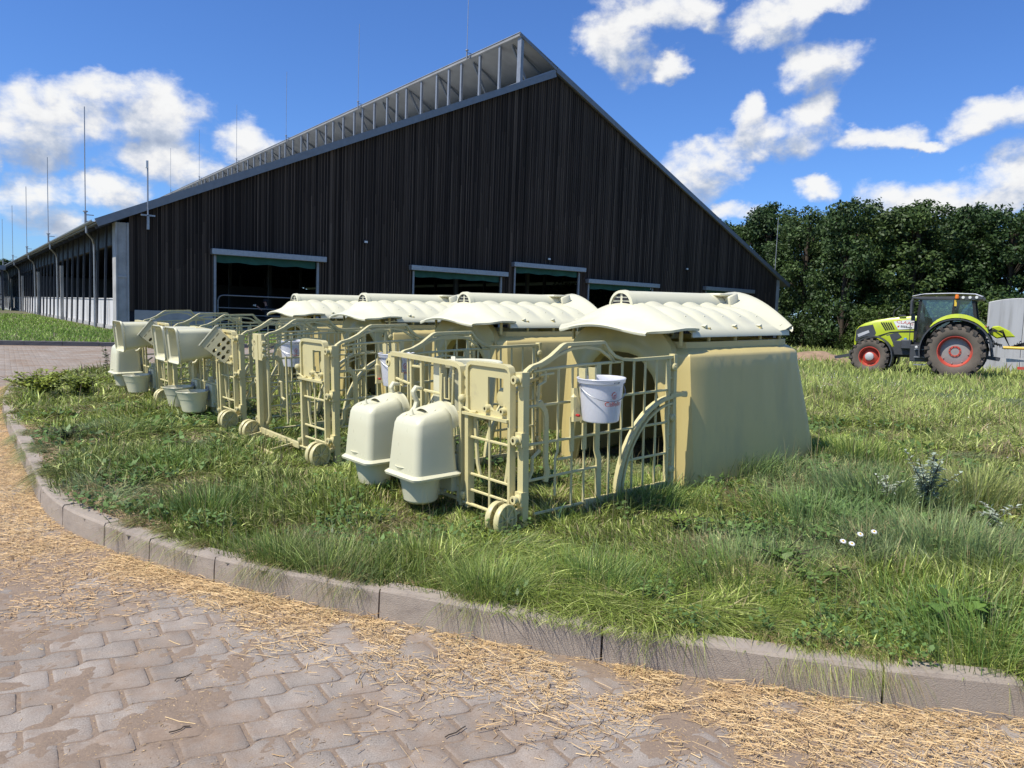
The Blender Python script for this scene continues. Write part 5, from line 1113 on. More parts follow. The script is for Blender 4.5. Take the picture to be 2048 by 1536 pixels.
# ------------------------------------------------------------------ person in the first doorway
def person():
    J = [(0, 0, .98), (0, 0, 1.18), (0, -.01, 1.40), (0, -.04, 1.52), (0, -.07, 1.62), (-.02, -.09, 1.74),     # spine, head
         (-.19, 0, 1.42), (-.27, -.22, 1.22), (-.16, -.44, 1.42), (-.15, -.52, 1.50),                        # right arm raised
         (.19, 0, 1.42), (.25, -.22, 1.20), (.10, -.44, 1.40), (.08, -.52, 1.48),
         (-.10, 0, .92), (-.11, .0, .50), (-.11, .03, .09), (-.12, -.14, .04), (.10, 0, .92), (.12, .02, .50), (.13, .05, .09), (.14, -.12, .04)]
    E = [(0, 1), (1, 2), (2, 3), (3, 4), (4, 5), (2, 6), (6, 7), (7, 8), (8, 9), (2, 10), (10, 11), (11, 12), (12, 13), (0, 14), (14, 15), (15, 16), (16, 17), (0, 18), (18, 19), (19, 20), (20, 21)]
    rad = [.15, .14, .155, .06, .085, .075, .065, .045, .033, .038, .065, .045, .033, .038, .09, .06, .04, .035, .09, .06, .04, .035]
    me = bpy.data.meshes.new('person'); me.from_pydata(J, E, []); o = bpy.data.objects.new('person', me); COL.objects.link(o)
    md = o.modifiers.new('skin', 'SKIN'); 
    for v, r in zip(me.skin_vertices[0].data, rad): v.radius = (r, r*.85)
    me.skin_vertices[0].data[0].use_root = True
    s = o.modifiers.new('sub', 'SUBSURF'); s.levels = 1; s.render_levels = 1
    bpy.context.view_layer.update(); me2 = bpy.data.meshes.new_from_object(o.evaluated_get(bpy.context.evaluated_depsgraph_get())); o.modifiers.clear(); o.data = me2; me2.polygons.foreach_set('use_smooth', [True]*len(me2.polygons))
    me2.materials.clear(); me2.materials.append(MATS['skin']); me2.materials.append(MATS['dark_cloth'])
    for p in me2.polygons:
        c = p.center; skin = c.z > 1.50 or (c.y < -.30 and c.z > 1.25); p.material_index = 0 if skin else 1
    return o
pe = person(); q = ray(534, 600); s_ = None
# stand just inside the doorway plane
nv = BM.to_3x3() @ Vector((0, 1, 0)); num = (Vector((BO.x, BO.y, 1.4))-Vector(CAM)).dot(nv)+1.3; tt = num/Vector(q).dot(nv); pp_ = Vector(CAM)+Vector(q)*tt
pe.matrix_world = Matrix.Translation((pp_.x, pp_.y, .02)) @ Matrix.Rotation(R_(-62), 4, 'Z') @ Matrix.Diagonal((1, 1, .97, 1))
tag(pe, 'person in dark clothes and cap inside the dark barn doorway, one hand raised', 'person')
cp = MB(); cp.lathe([(0, 1.87), (.05, 1.865), (.095, 1.83), (.11, 1.77), (.112, 1.72)], (-.015, -.07, 0), n=16).prism([(-.09, -.16), (.06, -.16), (.05, -.27), (-.08, -.27)], 'z', 1.73, 1.745); cp.build('cap', MATS['dark_cloth'], pe, smooth=True)
fc = MB(); fc.lathe([(0, -.04), (.012, -.03), (.018, 0), (.012, .02), (0, .03)], (-.02, -.165, 1.66), axis='y', n=8).lathe([(0, -.02), (.012, 0), (0, .02)], (-.055, -.155, 1.69), n=8).lathe([(0, -.02), (.012, 0), (0, .02)], (.015, -.155, 1.69), n=8); fc.build('face', MATS['skin'], pe, smooth=True)
ph = MB(); ph.bb(-.09, .02, -.60, -.57, 1.44, 1.56); ph.lathe([(0, -.1), (.035, -.1), (.04, .0)], (-.035, -.6, 1.50), axis='y', n=10)
pho = ph.build('camera', MATS['off_white']); pho.name = 'handheld_camera'; pho.matrix_world = pe.matrix_world.copy(); tag(pho, 'small pale handheld camera lifted by the person in the barn doorway', 'camera')

# ------------------------------------------------------------------ trees
def leaf_cloud(cl, n, size, r, seed, c0=(.022, .045, .012), c1=(.05, .095, .024)):
    """leaf faces on and in clumps; cl: list of (x,y,z,rad)"""
    R = np.random.RandomState(seed); cl = np.array(cl); w_ = cl[:, 3]**2; k = R.choice(len(cl), n, p=w_/w_.sum()); d = R.normal(size=(n, 3)); d /= np.linalg.norm(d, axis=1)[:, None]
    rad = cl[k, 3]*(R.uniform(0, 1, n)**.28); wob = 1+.25*np.sin(d[:, 0]*5+k)*np.cos(d[:, 1]*4+k*2); C = cl[k, :3]+d*(rad*wob)[:, None]*np.array([1, 1, .8])
    nrm = d*.7+R.normal(size=(n, 3))*.6+np.array([0, 0, .35]); nrm /= np.linalg.norm(nrm, axis=1)[:, None]
    t = np.cross(nrm, R.normal(size=(n, 3))); t /= np.linalg.norm(t, axis=1)[:, None]; b = np.cross(nrm, t); s = size*R.uniform(.5, 1.3, n)[:, None]
    V = np.stack([C-t*s, C-b*s*.55+nrm*s*.15, C+t*s, C+b*s*.55+nrm*s*.15], 1).reshape(-1, 3); F = np.arange(4*n).reshape(-1, 4)
    m = R.uniform(0, 1, n)**1.3*.7+.3*R.uniform(0, 1, len(cl))[k]; col = np.array(c0)*(1-m)[:, None]+np.array(c1)*m[:, None]; return V, F, np.repeat(col, 4, 0)
def tree_proto(seed, h, rx, low=.6, n=15000, c0=(.024, .048, .013), c1=(.105, .165, .045), size=.15, name='deciduous_tree'):
    r = random.Random(seed); cl = []
    for _ in range(105):
        z = r.uniform(low, h-.9); f = (z-low)/(h-low); w = rx*(.95-.1*f if f < .6 else (.89*(1-((f-.6)/.42)**2)**.5 if f < 1 else .2)); a = r.uniform(0, 2*math.pi); q = w*r.uniform(.35, .95); cl.append((q*math.cos(a), q*math.sin(a), z, r.uniform(.45, 1.05)))
    for _ in range(12): a = r.uniform(0, 6.28); q = rx*.5*r.random(); cl.append((q*math.cos(a), q*math.sin(a), h-.35-r.uniform(.0, 1.6)-1.2*(q/rx), r.uniform(.35, .7)))
    t = empty(name); V, F, c = leaf_cloud(cl, n, size, 1, seed, c0, c1); cr = npmesh('crown', V, None, F, c, MATS['leaf']); cr.parent = t
    tm = MB(); tm.tube([(0, 0, -.6), (.05, 0, 1.5), (.1, .1, 3.5), (.0, .1, h*.55), (.1, 0, h*.8)], .16, 8)
    # taper the trunk and add limbs
    tm.v = [(x if z < 1 else x, y, z) for x, y, z in tm.v]
    for c_ in cl[::5]: z0 = max(.8, c_[2]-1.6); tm.tube([(.06, .05, z0*.8), (c_[0]*.5, c_[1]*.5, (z0+c_[2])/2), (c_[0]*.9, c_[1]*.9, c_[2])], .045, 5)
    tm.build('trunk', MATS['trunk'], t, smooth=True); return t
protos = [tree_proto(s, h, rx, lo) for s, h, rx, lo in ((21, 13.2, 3.9, .5), (22, 12.2, 3.5, .4), (23, 14.0, 4.2, .8), (24, 11.6, 3.6, .3))]
light = tree_proto(31, 12.6, 2.6, 4., 4200, (.07, .085, .04), (.14, .16, .08), .13, 'birch_tree')
bush = tree_proto(41, 4.6, 2.3, .2, 6500, (.03, .06, .014), (.08, .13, .03), .12, 'shrub')
# (px of the crown top, py of the top, depth)
TS = [(1470, 425, 82), (1545, 388, 77), (1622, 402, 70), (1705, 374, 62), (1768, 396, 66), (1842, 382, 60), (1898, 408, 64), (1952, 384, 61), (2035, 394, 58), (2110, 372, 60), (2200, 390, 58), (2300, 385, 60), (1500, 425, 86), (1585, 418, 80), (1665, 424, 71), (1735, 412, 70), (1808, 430, 71), (1935, 432, 69), (2070, 425, 67), (2160, 420, 66), (1400, 430, 84), (1430, 420, 78), (2260, 400, 67)]
TL = ['broadleaf tree right beside the barn roof slope', 'broadleaf tree second from the barn in the tree row', 'broadleaf tree above the barn lightning rod', 'tallest broadleaf tree, peaking left of the tractor cab', 'broadleaf tree between the tallest tree and the tractor', 'broadleaf tree peaking above the tractor bonnet', 'broadleaf tree directly above the tractor cab', 'broadleaf tree above the tractor rear wheel', 'broadleaf tree over the concrete bunker wall', 'broadleaf tree at the right picture edge']
used = set(); z_of = lambda x, y: -.06-.62*float(ss(np.array((x-4)/14.)))*float(ss(np.array((y-6)/18.)))
for i, (px, py, dp) in enumerate(TS):
    q = ray(px, py); q = q*(dp/q[1]); x, y, zt = q[0], dp, 1.4+q[2]; k = i % 4; h0 = (13.2, 12.2, 14.0, 11.6)[k]; zb = z_of(x, y)
    o = protos[k] if k not in used else copy_tree(protos[k]); used.add(k); s = (zt-zb)/(h0+.35)
    o.matrix_world = Matrix.Translation((x, y, zb)) @ Matrix.Rotation(rnd.uniform(0, 6.28), 4, 'Z') @ Matrix.Diagonal((rnd.uniform(.95, 1.2), rnd.uniform(.95, 1.2), s, 1))
    if i < 10: tag(o, 'dark green '+TL[i], 'tree', 'broadleaf trees behind the meadow')
    else: tag(o, 'dark green broadleaf tree deep in the tree row, mostly hidden by the nearer crowns', 'tree', 'hidden broadleaf trees behind the front crowns')
q = ray(1955, 402)*(72/ray(1955, 402)[1]); light.matrix_world = Matrix.Translation((q[0], 72, -.6)) @ Matrix.Diagonal((1, 1, (2.2+q[2])/12.9, 1)); tag(light, 'pale wispy birch top rising between the darker crowns at right', 'tree')
BS = [(1590, 73, .75), (1650, 66, .6), (1706, 60, .45), (1762, 58, .8), (1822, 57, .5), (1886, 57, .7), (1940, 54, 1.0), (1990, 55, 1.0), (2060, 52, 1.2), (2150, 52, 1.1), (1548, 76, .8), (1500, 80, 1.1), (1240, 74, 1.4), (1160, 72, 1.4)]
bl_ = ['shrub at the foot of the trees beside the barn corner', 'shrub at the foot of the trees, right of the barn corner', 'shrub under the tallest tree, left of the tractor nose', 'yellowish shrub behind the tractor bonnet', 'shrub directly behind the tractor cab pillar', 'shrub hidden behind the tractor cab', 'leafy shrub between the tractor cab and the bunker wall', 'shrub peeking over the bunker wall', 'shrub behind the right end of the bunker wall']
for i, (px, dp, s) in enumerate(BS):
    q = ray(px, 600); q = q*(dp/q[1]); o = bush if i == 0 else copy_tree(bush); zb = z_of(q[0], dp)
    o.matrix_world = Matrix.Translation((q[0], dp, zb)) @ Matrix.Rotation(rnd.uniform(0, 6.28), 4, 'Z') @ Matrix.Diagonal((s*1.1, s*1.1, s*rnd.uniform(.75, 1.2), 1))
    tag(o, bl_[i] if i < len(bl_) else 'green shrub below the tree row, almost hidden from view', 'shrub', 'shrubs along the foot of the trees' if i < len(bl_) else 'hidden shrubs behind the barn')
o = copy_tree(protos[1]); q = ray(5, 512)*(120/ray(5, 512)[1]); o.matrix_world = Matrix.Translation((q[0], 120, 0)) @ Matrix.Diagonal((1, 1, (1.4+q[2])/12.6, 1)); tag(o, 'small distant tree top above the shed at the far left edge', 'tree')
# ------------------------------------------------------------------ grass
KLEN = float(np.sum(np.hypot(*(KS[1:]-KS[:-1]).T)[:int(np.argmax(KS[:, 0] > 5.0))]))
GR = np.random.RandomState(77)
def in_view(P, margin=.10):
    a = np.arctan2(P[:, 0], P[:, 1]); return np.abs(a) < .583+.10+margin
def scatter(n, dmin, dmax, test):
    """area density ~ 1/d^2 between two distances from the camera"""
    lo, hi = math.log(dmin), math.log(dmax); d = np.exp(GR.uniform(lo, hi, n)); a = GR.uniform(-.74, .74, n); P = np.c_[d*np.sin(a), d*np.cos(a)]; return P[test(P)]
def blades(P, z, h, width, lean, laz, curl, cols, tipc=None, seg=3):
    """P roots, laz lean direction, lean = horizontal reach / height"""
    n = len(P); ts = np.array([0, .4, .75, 1.]) if seg == 3 else np.array([0, .55, 1.])
    dirv = np.c_[np.cos(laz), np.sin(laz)]; side = GR.uniform(0, math.pi, n); sv = np.c_[np.cos(side), np.sin(side)]
    V = []; C = []
    for t in ts:
        hz = h*(t-curl*t*t*.55*np.clip(lean, 0, 1.6)); rx = h*lean*(t**1.6); c = np.c_[P+dirv*rx[:, None], z+hz]
        wd = (width*(1-t**2.2)*.5)[:, None] if t < 1 else 0
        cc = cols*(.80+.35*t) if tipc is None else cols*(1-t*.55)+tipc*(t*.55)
        if t < 1:
            V += [c-np.c_[sv*wd, np.zeros(n)], c+np.c_[sv*wd, np.zeros(n)]]; C += [cc, cc]
        else: V.append(c); C.append(cc)
    k = len(V); V = np.stack(V, 1).reshape(-1, 3); C = np.stack(C, 1).reshape(-1, 3); b = (np.arange(n)*k)[:, None]
    F4 = np.vstack([b+np.array([[2*i, 2*i+1, 2*i+3, 2*i+2]]) for i in range(k//2-1)]); F3 = b+np.array([[k-3, k-2, k-1]]); return V, F4, F3, C
def merge(parts):
    V = []; A = []; B = []; C = []; o = 0
    for v, f4, f3, c in parts: V.append(v); A.append(f4+o); B.append(f3+o); C.append(c); o += len(v)
    return np.vstack(V), np.vstack(A), np.vstack(B), np.vstack(C)
# ground footprints that stay clear
def hut_clear(P):
    ok = np.ones(len(P), bool)
    for x, y in HP:
        q = P-np.array([x, y]); u, v = q@Uv, q@Vv; ok &= ~((u > .02) & (u < 1.6) & (v > -.12) & (v < 1.28) & ((u > .5) | (v < .12) | (v > 1.05)))
    return ok
def lawn_ok(P, k=.05): return inside(P, LAWN) & (pdist(P, KS) > k) & hut_clear(P)
def colour(P, n):
    a = vnoise(P, .9, 1)*.6+vnoise(P, .27, 2)*.4; dry = vnoise(P, .55, 5)*.55+vnoise(P, .17, 6)*.45; d = np.hypot(P[:, 0], P[:, 1])
    g1, g2, g3 = np.array([.075, .105, .026]), np.array([.27, .34, .085]), np.array([.54, .57, .28]); r = GR.uniform(0, 1, n); m = np.clip(a*1.1-.05+(r-.5)*.6, 0, 1)[:, None]
    c = g1*(1-m)+g2*m; c = np.where((r > .78)[:, None], c*.35+g3*.65, c)*np.exp(GR.normal(0, .38, n))[:, None]*np.array([1.16, 1.14, .85])
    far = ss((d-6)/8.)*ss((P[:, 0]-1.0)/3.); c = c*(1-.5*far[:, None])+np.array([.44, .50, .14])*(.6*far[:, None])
    isdry = (GR.uniform(0, 1, n) < np.clip((dry-.55)*2.4, .05, .6)); c = np.where(isdry[:, None], np.array([.46, .37, .19])*GR.uniform(.55, 1.15, n)[:, None], c)
    blue = (vnoise(P, .7, 9) > .66) & (d < 9); c = np.where((blue & ~isdry)[:, None], c*.6+np.array([.26, .33, .20])*.4, c)
    return c
parts = []
def lawn_layer(n, d0, d1, hh, wk, seg=3):
    P = scatter(n, d0, d1, lawn_ok); n = len(P); d = np.hypot(P[:, 0], P[:, 1]); kd = pdist(P, KS)
    tall = vnoise(P, .75, 12)*.6+vnoise(P, .28, 13)*.4; th = np.clip((tall-.42)*3.2, 0, 1)
    h = hh*GR.uniform(.5, 1.25, n)*(.55+.9*th); h *= .55+.45*ss(kd/.35)
    right = ss((P[:, 0]-.8)/1.5)*ss((5.5-d)/1.5); h *= 1+.35*right
    farr = ss((d-9)/10.)*ss((P[:, 0]+3)/4); h *= 1+1.0*farr
    laz0 = vnoise(P, .55, 21)*4*math.pi+vnoise(P, 1.7, 22)*2; laz = laz0+GR.normal(0, 1.05, n); lean = np.clip(.35+1.5*vnoise(P, .5, 23)+GR.normal(0, .4, n), .05, 2.2)*(1-.45*farr)
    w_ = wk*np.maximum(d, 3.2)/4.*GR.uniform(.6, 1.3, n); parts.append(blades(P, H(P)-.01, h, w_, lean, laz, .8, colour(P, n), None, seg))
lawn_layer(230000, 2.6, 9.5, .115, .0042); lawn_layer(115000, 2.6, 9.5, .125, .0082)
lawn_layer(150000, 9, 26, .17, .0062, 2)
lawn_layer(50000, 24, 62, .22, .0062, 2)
# rank clumps near the kerb and fringe that hangs over it
def clump(P0, n, r, h, c, lean=.5, w=.0042):
    P = np.array(P0)+GR.normal(0, r, (n, 2)); ok = inside(P, LAWN) & (pdist(P, KS) > .03); P = P[ok]; n = len(P); out = np.arctan2(P[:, 1]-P0[1], P[:, 0]-P0[0])
    d = np.hypot(P[:, 0], P[:, 1]); cc = (np.array(c)*2.2*.6+colour(P, n)*.5)*GR.uniform(.55, 1.3, n)[:, None]; parts.append(blades(P, H(P)-.01, h*GR.uniform(.6, 1.15, n), w*np.maximum(d, 3.2)/4*GR.uniform(.6, 1.2, n), np.clip(GR.normal(lean, .25, n), .05, 1.4), out+GR.normal(0, .5, n), .7, cc))
for px, py, n, r, h, c in ((980, 1180, 1100, .10, .22, (.10, .14, .035)), (650, 1140, 1500, .16, .20, (.08, .12, .03)), (560, 1110, 900, .13, .18, (.06, .10, .025)), (1180, 1150, 1200, .18, .17, (.05, .10, .025)), (330, 930, 900, .2, .17, (.10, .16, .035)), (1500, 1150, 1500, .25, .17, (.05, .10, .025)), (1880, 1120, 1500, .22, .24, (.09, .14, .05)), (1760, 1020, 1400, .25, .26, (.07, .11, .04)), (1950, 1030, 900, .15, .32, (.17, .18, .07)), (1700, 940, 1300, .25, .2, (.10, .15, .03)), (1480, 960, 900, .2, .22, (.06, .11, .03)), (1300, 1010, 900, .2, .2, (.06, .11, .03)), (420, 1010, 900, .2, .17, (.05, .1, .025)), (850, 1110, 900, .18, .17, (.05, .09, .025)), (1620, 1050, 1100, .22, .2, (.06, .12, .03)), (1980, 1290, 1600, .22, .22, (.06, .13, .03)), (230, 860, 900, .25, .16, (.09, .13, .04))):
    q = gnd(px, py, .16); clump(q[:2], n, r, h, c)
def fringe(n, s0, s1, amt):
    seg = np.hypot(*(KS[1:]-KS[:-1]).T); cum = np.r_[0, np.cumsum(seg)]; t = GR.uniform(s0, s1, n)*KLEN; P = np.c_[np.interp(t, cum, KS[:, 0]), np.interp(t, cum, KS[:, 1])]; T = np.c_[np.interp(t+.05, cum, KS[:, 0]), np.interp(t+.05, cum, KS[:, 1])]-P; T /= np.linalg.norm(T, axis=1)[:, None]; N = np.c_[T[:, 1], -T[:, 0]]
    back = GR.uniform(.11, .26, n); P = P-N*back[:, None]; keep = (vnoise(P, .33, 31)*.55+vnoise(P, .10, 32)*.45 < amt(P)); P, N, back = P[keep], N[keep], back[keep]; n = len(P)
    az_ = np.arctan2(N[:, 1], N[:, 0])+GR.normal(0, .35, n); h = GR.uniform(.11, .24, n); lean = GR.uniform(.7, 1.45, n); d = np.hypot(P[:, 0], P[:, 1]); c = colour(P, n)*.8; c = np.where((GR.uniform(0, 1, n) < .25)[:, None], np.array([.33, .25, .11]), c)
    k = blades(P, H(P)-.01, h, .0034*np.maximum(d, 3)/4*GR.uniform(.6, 1.2, n), np.clip(lean, 0, 1.5), az_, 1.9, c, None); parts.append(k)
fringe(64000, 0, 1, lambda P: .40+.20*ss((P[:, 0]-.0)/1.2)+.0*P[:, 0])
# seed-head stalks at the kerb and through the meadow
P = scatter(5200, 2.7, 40, lawn_ok); n = len(P); d = np.hypot(P[:, 0], P[:, 1]); keep = GR.uniform(0, 1, n) < (.25+.75*ss((P[:, 0]-1)/3)); P = P[keep]; n = len(P); d = d[keep]
parts.append(blades(P, H(P), GR.uniform(.22, .42, n), .0022*np.maximum(d, 3)/3, np.abs(GR.normal(.15, .15, n)), GR.uniform(0, 6.28, n), .3, np.tile([.26, .24, .11], (n, 1))*GR.uniform(.6, 1.2, n)[:, None], np.tile([.42, .34, .18], (n, 1))))
# low clover and plantain leaves among the blades
P = scatter(60000, 2.7, 10, lawn_ok); k_ = vnoise(P, .34, 101)*.6+vnoise(P, .12, 102)*.4; P = P[(k_ > .61)]; n = len(P); d = np.hypot(P[:, 0], P[:, 1]); s = GR.uniform(.008, .019, n)*np.maximum(d, 3)/3.6; az_ = GR.uniform(0, 6.28, n); el_ = GR.normal(0, .45, n); z = H(P)+GR.uniform(.02, .10, n)
c_, s_ = np.cos(az_), np.sin(az_); ax = np.c_[c_, s_, el_]*s[:, None]; bx_ = np.c_[-s_, c_, GR.normal(0, .3, n)]*(s*.62)[:, None]; o_ = np.c_[P, z]; cc = np.array([.13, .21, .055])*GR.uniform(.5, 1.5, n)[:, None]
V = np.stack([o_-ax, o_-bx_*.9+ax*.2, o_+ax, o_+bx_*.9+ax*.2], 1).reshape(-1, 3); parts.append((V, np.arange(4*n).reshape(-1, 4), np.zeros((0, 3), int), np.repeat(cc, 4, 0)))
V, A, B, C = merge(parts); tag(npmesh('grass', V, B, A, C, MATS['grass_blade']), 'dense unmown meadow grass covering the kerbed island', 'grass', kind='stuff')
# grass of the far verge
parts = []
def vok(P): return inside(P, VG) & (pdist(P, np.array(smooth_poly(FK, 1))) > .2) & ((P@np.array([.809, .588])+13.3-20+0) < 1e9)
P = scatter(170000, 20, 75, vok); uu = (P-np.array([BO.x, BO.y]))@np.array([math.cos(BA), math.sin(BA)]); vv_ = (P-np.array([BO.x, BO.y]))@np.array([-math.sin(BA), math.cos(BA)]); keep = ~((uu > -1.0) & (vv_ > -.3)); P = P[keep]; n = len(P); d = np.hypot(P[:, 0], P[:, 1]); cc = colour(P, n)*.5+np.array([.13, .24, .03])*GR.uniform(.6, 1.3, n)[:, None]
parts.append(blades(P, vergeH(P)-.02, GR.uniform(.06, .16, n), .0048*d/4, np.abs(GR.normal(.4, .3, n)), GR.uniform(0, 6.28, n), .6, cc, None, 2)); V, A, B, C = merge(parts); tag(npmesh('verge_grass', V, B, A, C, MATS['grass_blade']), 'short bright grass on the bank beside the barn', 'grass', kind='stuff')
# meadow beyond the island, down to the trees
parts = []
P = scatter(60000, 24, 75, lambda P: (P[:, 0] > 9)); uu = (P-np.array([BO.x, BO.y]))@np.array([math.cos(BA), math.sin(BA)]); vv_ = (P-np.array([BO.x, BO.y]))@np.array([-math.sin(BA), math.cos(BA)]); P = P[~((uu < BW+1) & (vv_ > -3))]; n = len(P); d = np.hypot(P[:, 0], P[:, 1])
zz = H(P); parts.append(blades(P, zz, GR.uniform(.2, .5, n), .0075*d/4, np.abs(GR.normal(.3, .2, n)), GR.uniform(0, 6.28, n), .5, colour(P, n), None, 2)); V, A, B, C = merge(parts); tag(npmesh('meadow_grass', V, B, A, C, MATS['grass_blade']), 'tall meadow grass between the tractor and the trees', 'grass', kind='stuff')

# ------------------------------------------------------------------ broad-leaved weeds: rosettes of leaves on short stems
def weed(name, x, y, h, r, n, c0, c1, size, seed, stems=5, lab=None, aspect=.35):
    R = np.random.RandomState(seed); t = empty(name, (x, y, H1(x, y))); S_ = MB(); Vs = []; Cs = []; b = 0
    for k in range(stems):
        a = R.uniform(0, 6.28); q = r*R.uniform(.2, 1); tip = Vector((q*math.cos(a), q*math.sin(a), h*R.uniform(.6, 1))); mid = Vector((tip.x*.35, tip.y*.35, tip.z*.6)); S_.tube([(0, 0, 0), mid, tip], .0025, 5)
        for i in range(n//stems):
            f = R.uniform(.15, 1.); p = (mid*(f/.6) if f < .6 else mid.lerp(tip, (f-.6)/.4)); d = Vector((R.normal(), R.normal(), R.uniform(-.1, .7))).normalized(); s = size*R.uniform(.6, 1.2); w_ = d.cross(Vector((0, 0, 1))).normalized()*s*aspect; up = Vector((0, 0, s*.12))
            Vs += [p, p+d*s*.45+w_+up, p+d*s-up, p+d*s*.45-w_+up]; m = R.uniform(); Cs += [tuple(np.array(c0)*(1-m)+np.array(c1)*m)]*4
    Vs = np.array([tuple(v) for v in Vs]); l = npmesh('foliage', Vs, None, np.arange(len(Vs)).reshape(-1, 4), np.array(Cs), MATS['leaf']); l.parent = t; S_.build('stem', MATS['trunk'], t, smooth=True); tag(t, lab, 'weed'); return t
G1 = ((.09, .15, .03), (.24, .34, .08)); SG = ((.42, .46, .32), (.75, .80, .66))
for k, (name, px, py, h, r, n, c, s, st, lab, asp) in enumerate((
    ('mugwort', 1850, 1040, .42, .24, 420, SG, .05, 12, 'silvery grey-green weed standing in the grass at right', .22), ('mugwort', 1985, 1075, .16, .14, 120, SG, .045, 6, 'small silvery weed near the right picture edge', .22), ('mugwort', 1775, 1030, .22, .12, 90, SG, .04, 5, 'sparse silvery sprig left of the larger grey weed', .22),
    ('dock_plant', 1560, 1125, .12, .22, 140, G1, .045, 18, 'broad-leaved bright green weed patch beside the daisies', .4), ('dock_plant', 1640, 1160, .10, .24, 150, G1, .045, 18, 'broad-leaved green weed patch below the daisies', .4), ('dock_plant', 1360, 1060, .10, .2, 90, G1, .04, 14, 'low broad-leaved weed below the corner of the nearest hutch', .4), ('dock_plant', 130, 870, .16, .28, 80, ((.03, .06, .02), (.16, .22, .09)), .05, 16, 'dark broad-leaved weed patch near the kerb bend at left', .4), ('dock_plant', 300, 830, .14, .25, 70, ((.05, .08, .04), (.2, .27, .13)), .045, 16, 'weed patch in the grass left of the open feed buckets', .4),
    ('nettle', 80, 790, .40, .62, 1100, ((.16, .22, .03), (.36, .44, .09)), .055, 40, 'wide yellow-green bushy weed clump at the left edge of the island', .45), ('nettle', 165, 785, .30, .45, 600, ((.15, .21, .03), (.33, .40, .08)), .055, 26, 'lower yellow-green weed clump right of the large one at left', .45), ('mugwort', 214, 745, .5, .12, 60, ((.06, .09, .03), (.12, .17, .06)), .06, 3, 'thin tall weed standing before the leftmost raised hood', .3),
    ('mugwort', 1490, 935, .34, .16, 60, ((.07, .09, .04), (.16, .17, .10)), .04, 5, 'thin dark weed stalks against the shaded side of the nearest hutch', .3), ('mugwort', 1440, 950, .24, .12, 50, ((.10, .11, .07), (.25, .24, .18)), .04, 4, 'pale weed stalk at the foot of the nearest hutch side', .3), ('dock_plant', 1930, 1240, .14, .26, 110, ((.08, .15, .03), (.16, .26, .05)), .07, 14, 'bright green weed patch close to the kerb at right', .4))):
    q = gnd(px, py, .17); weed(name, q[0], q[1], h, r, n, c[0], c[1], s, 50+k, st, lab, asp)
# daisies
def daisy(h, r):
    t = empty('daisy'); MB().tube([(0, 0, 0), (.01, 0, h*.6), (0, .01, h)], .0018, 5).build('stem', MATS['trunk'], t); p = MB()
    for k in range(16):
        a = k*math.pi/8; c, s = math.cos(a), math.sin(a); p.add([(0, 0, h), (c*r*.6-s*r*.13, s*r*.6+c*r*.13, h+.003), (c*r, s*r, h-.001), (c*r*.6+s*r*.13, s*r*.6-c*r*.13, h+.003)], [(0, 1, 2, 3)])
    p.build('petals', MATS['petal'], t); MB().lathe([(r*.3, h), (r*.25, h+.006), (0, h+.009)], n=10).build('eye', MATS['petal_yellow'], t, smooth=True); return t
d0 = daisy(.22, .018)
for k, (px, py, h, lab) in enumerate(((1729, 1039, 1., 'white daisy with yellow eye, rightmost and largest of the little group'), (1703, 1045, .95, 'white daisy just left of the rightmost one'), (1672, 1062, .8, 'white daisy lower left in the group, half turned away'), (1690, 1068, .75, 'lowest white daisy of the group, close to the broad leaves'))):
    o = d0 if k == 0 else copy_tree(d0); q = gnd(px, py, .22*h+.17); o.matrix_world = Matrix.Translation((q[0], q[1], .17)) @ Matrix.Rotation(R_(32), 4, 'X') @ Matrix.Rotation(k, 4, 'Z') @ Matrix.Diagonal((1, 1, h, 1)); tag(o, lab, 'daisy', 'white daisies beside the broad-leaved weeds')
# tiny white flowers over the meadow: uncountable specks
P = scatter(2200, 6, 50, lambda P: lawn_ok(P) & (P[:, 0] > 2)); q_ = P-O0; keep = (vnoise(P, 2.2, 41) > .52) & ~((q_@Uv < 3.9) & (q_@Vv > -.9)); P = P[keep]; n = len(P); d = np.hypot(P[:, 0], P[:, 1]); s = .0045*np.maximum(d, 7)/8*GR.uniform(.6, 1.3, n); z = H(P)+.26+GR.uniform(0, .16, n)+.06*ss((d-9)/10); base = np.c_[P, z]
o8 = np.array([[1, 0, 0], [0, 1, .3], [-1, 0, 0], [0, -1, -.3]]); V = (base[:, None]+o8[None]*s[:, None, None]).reshape(-1, 3); tag(npmesh('meadow_flowers', V, None, np.arange(len(V)).reshape(-1, 4), None, MATS['petal']), 'scattered tiny white flowers over the meadow at right', 'flowers', kind='stuff')

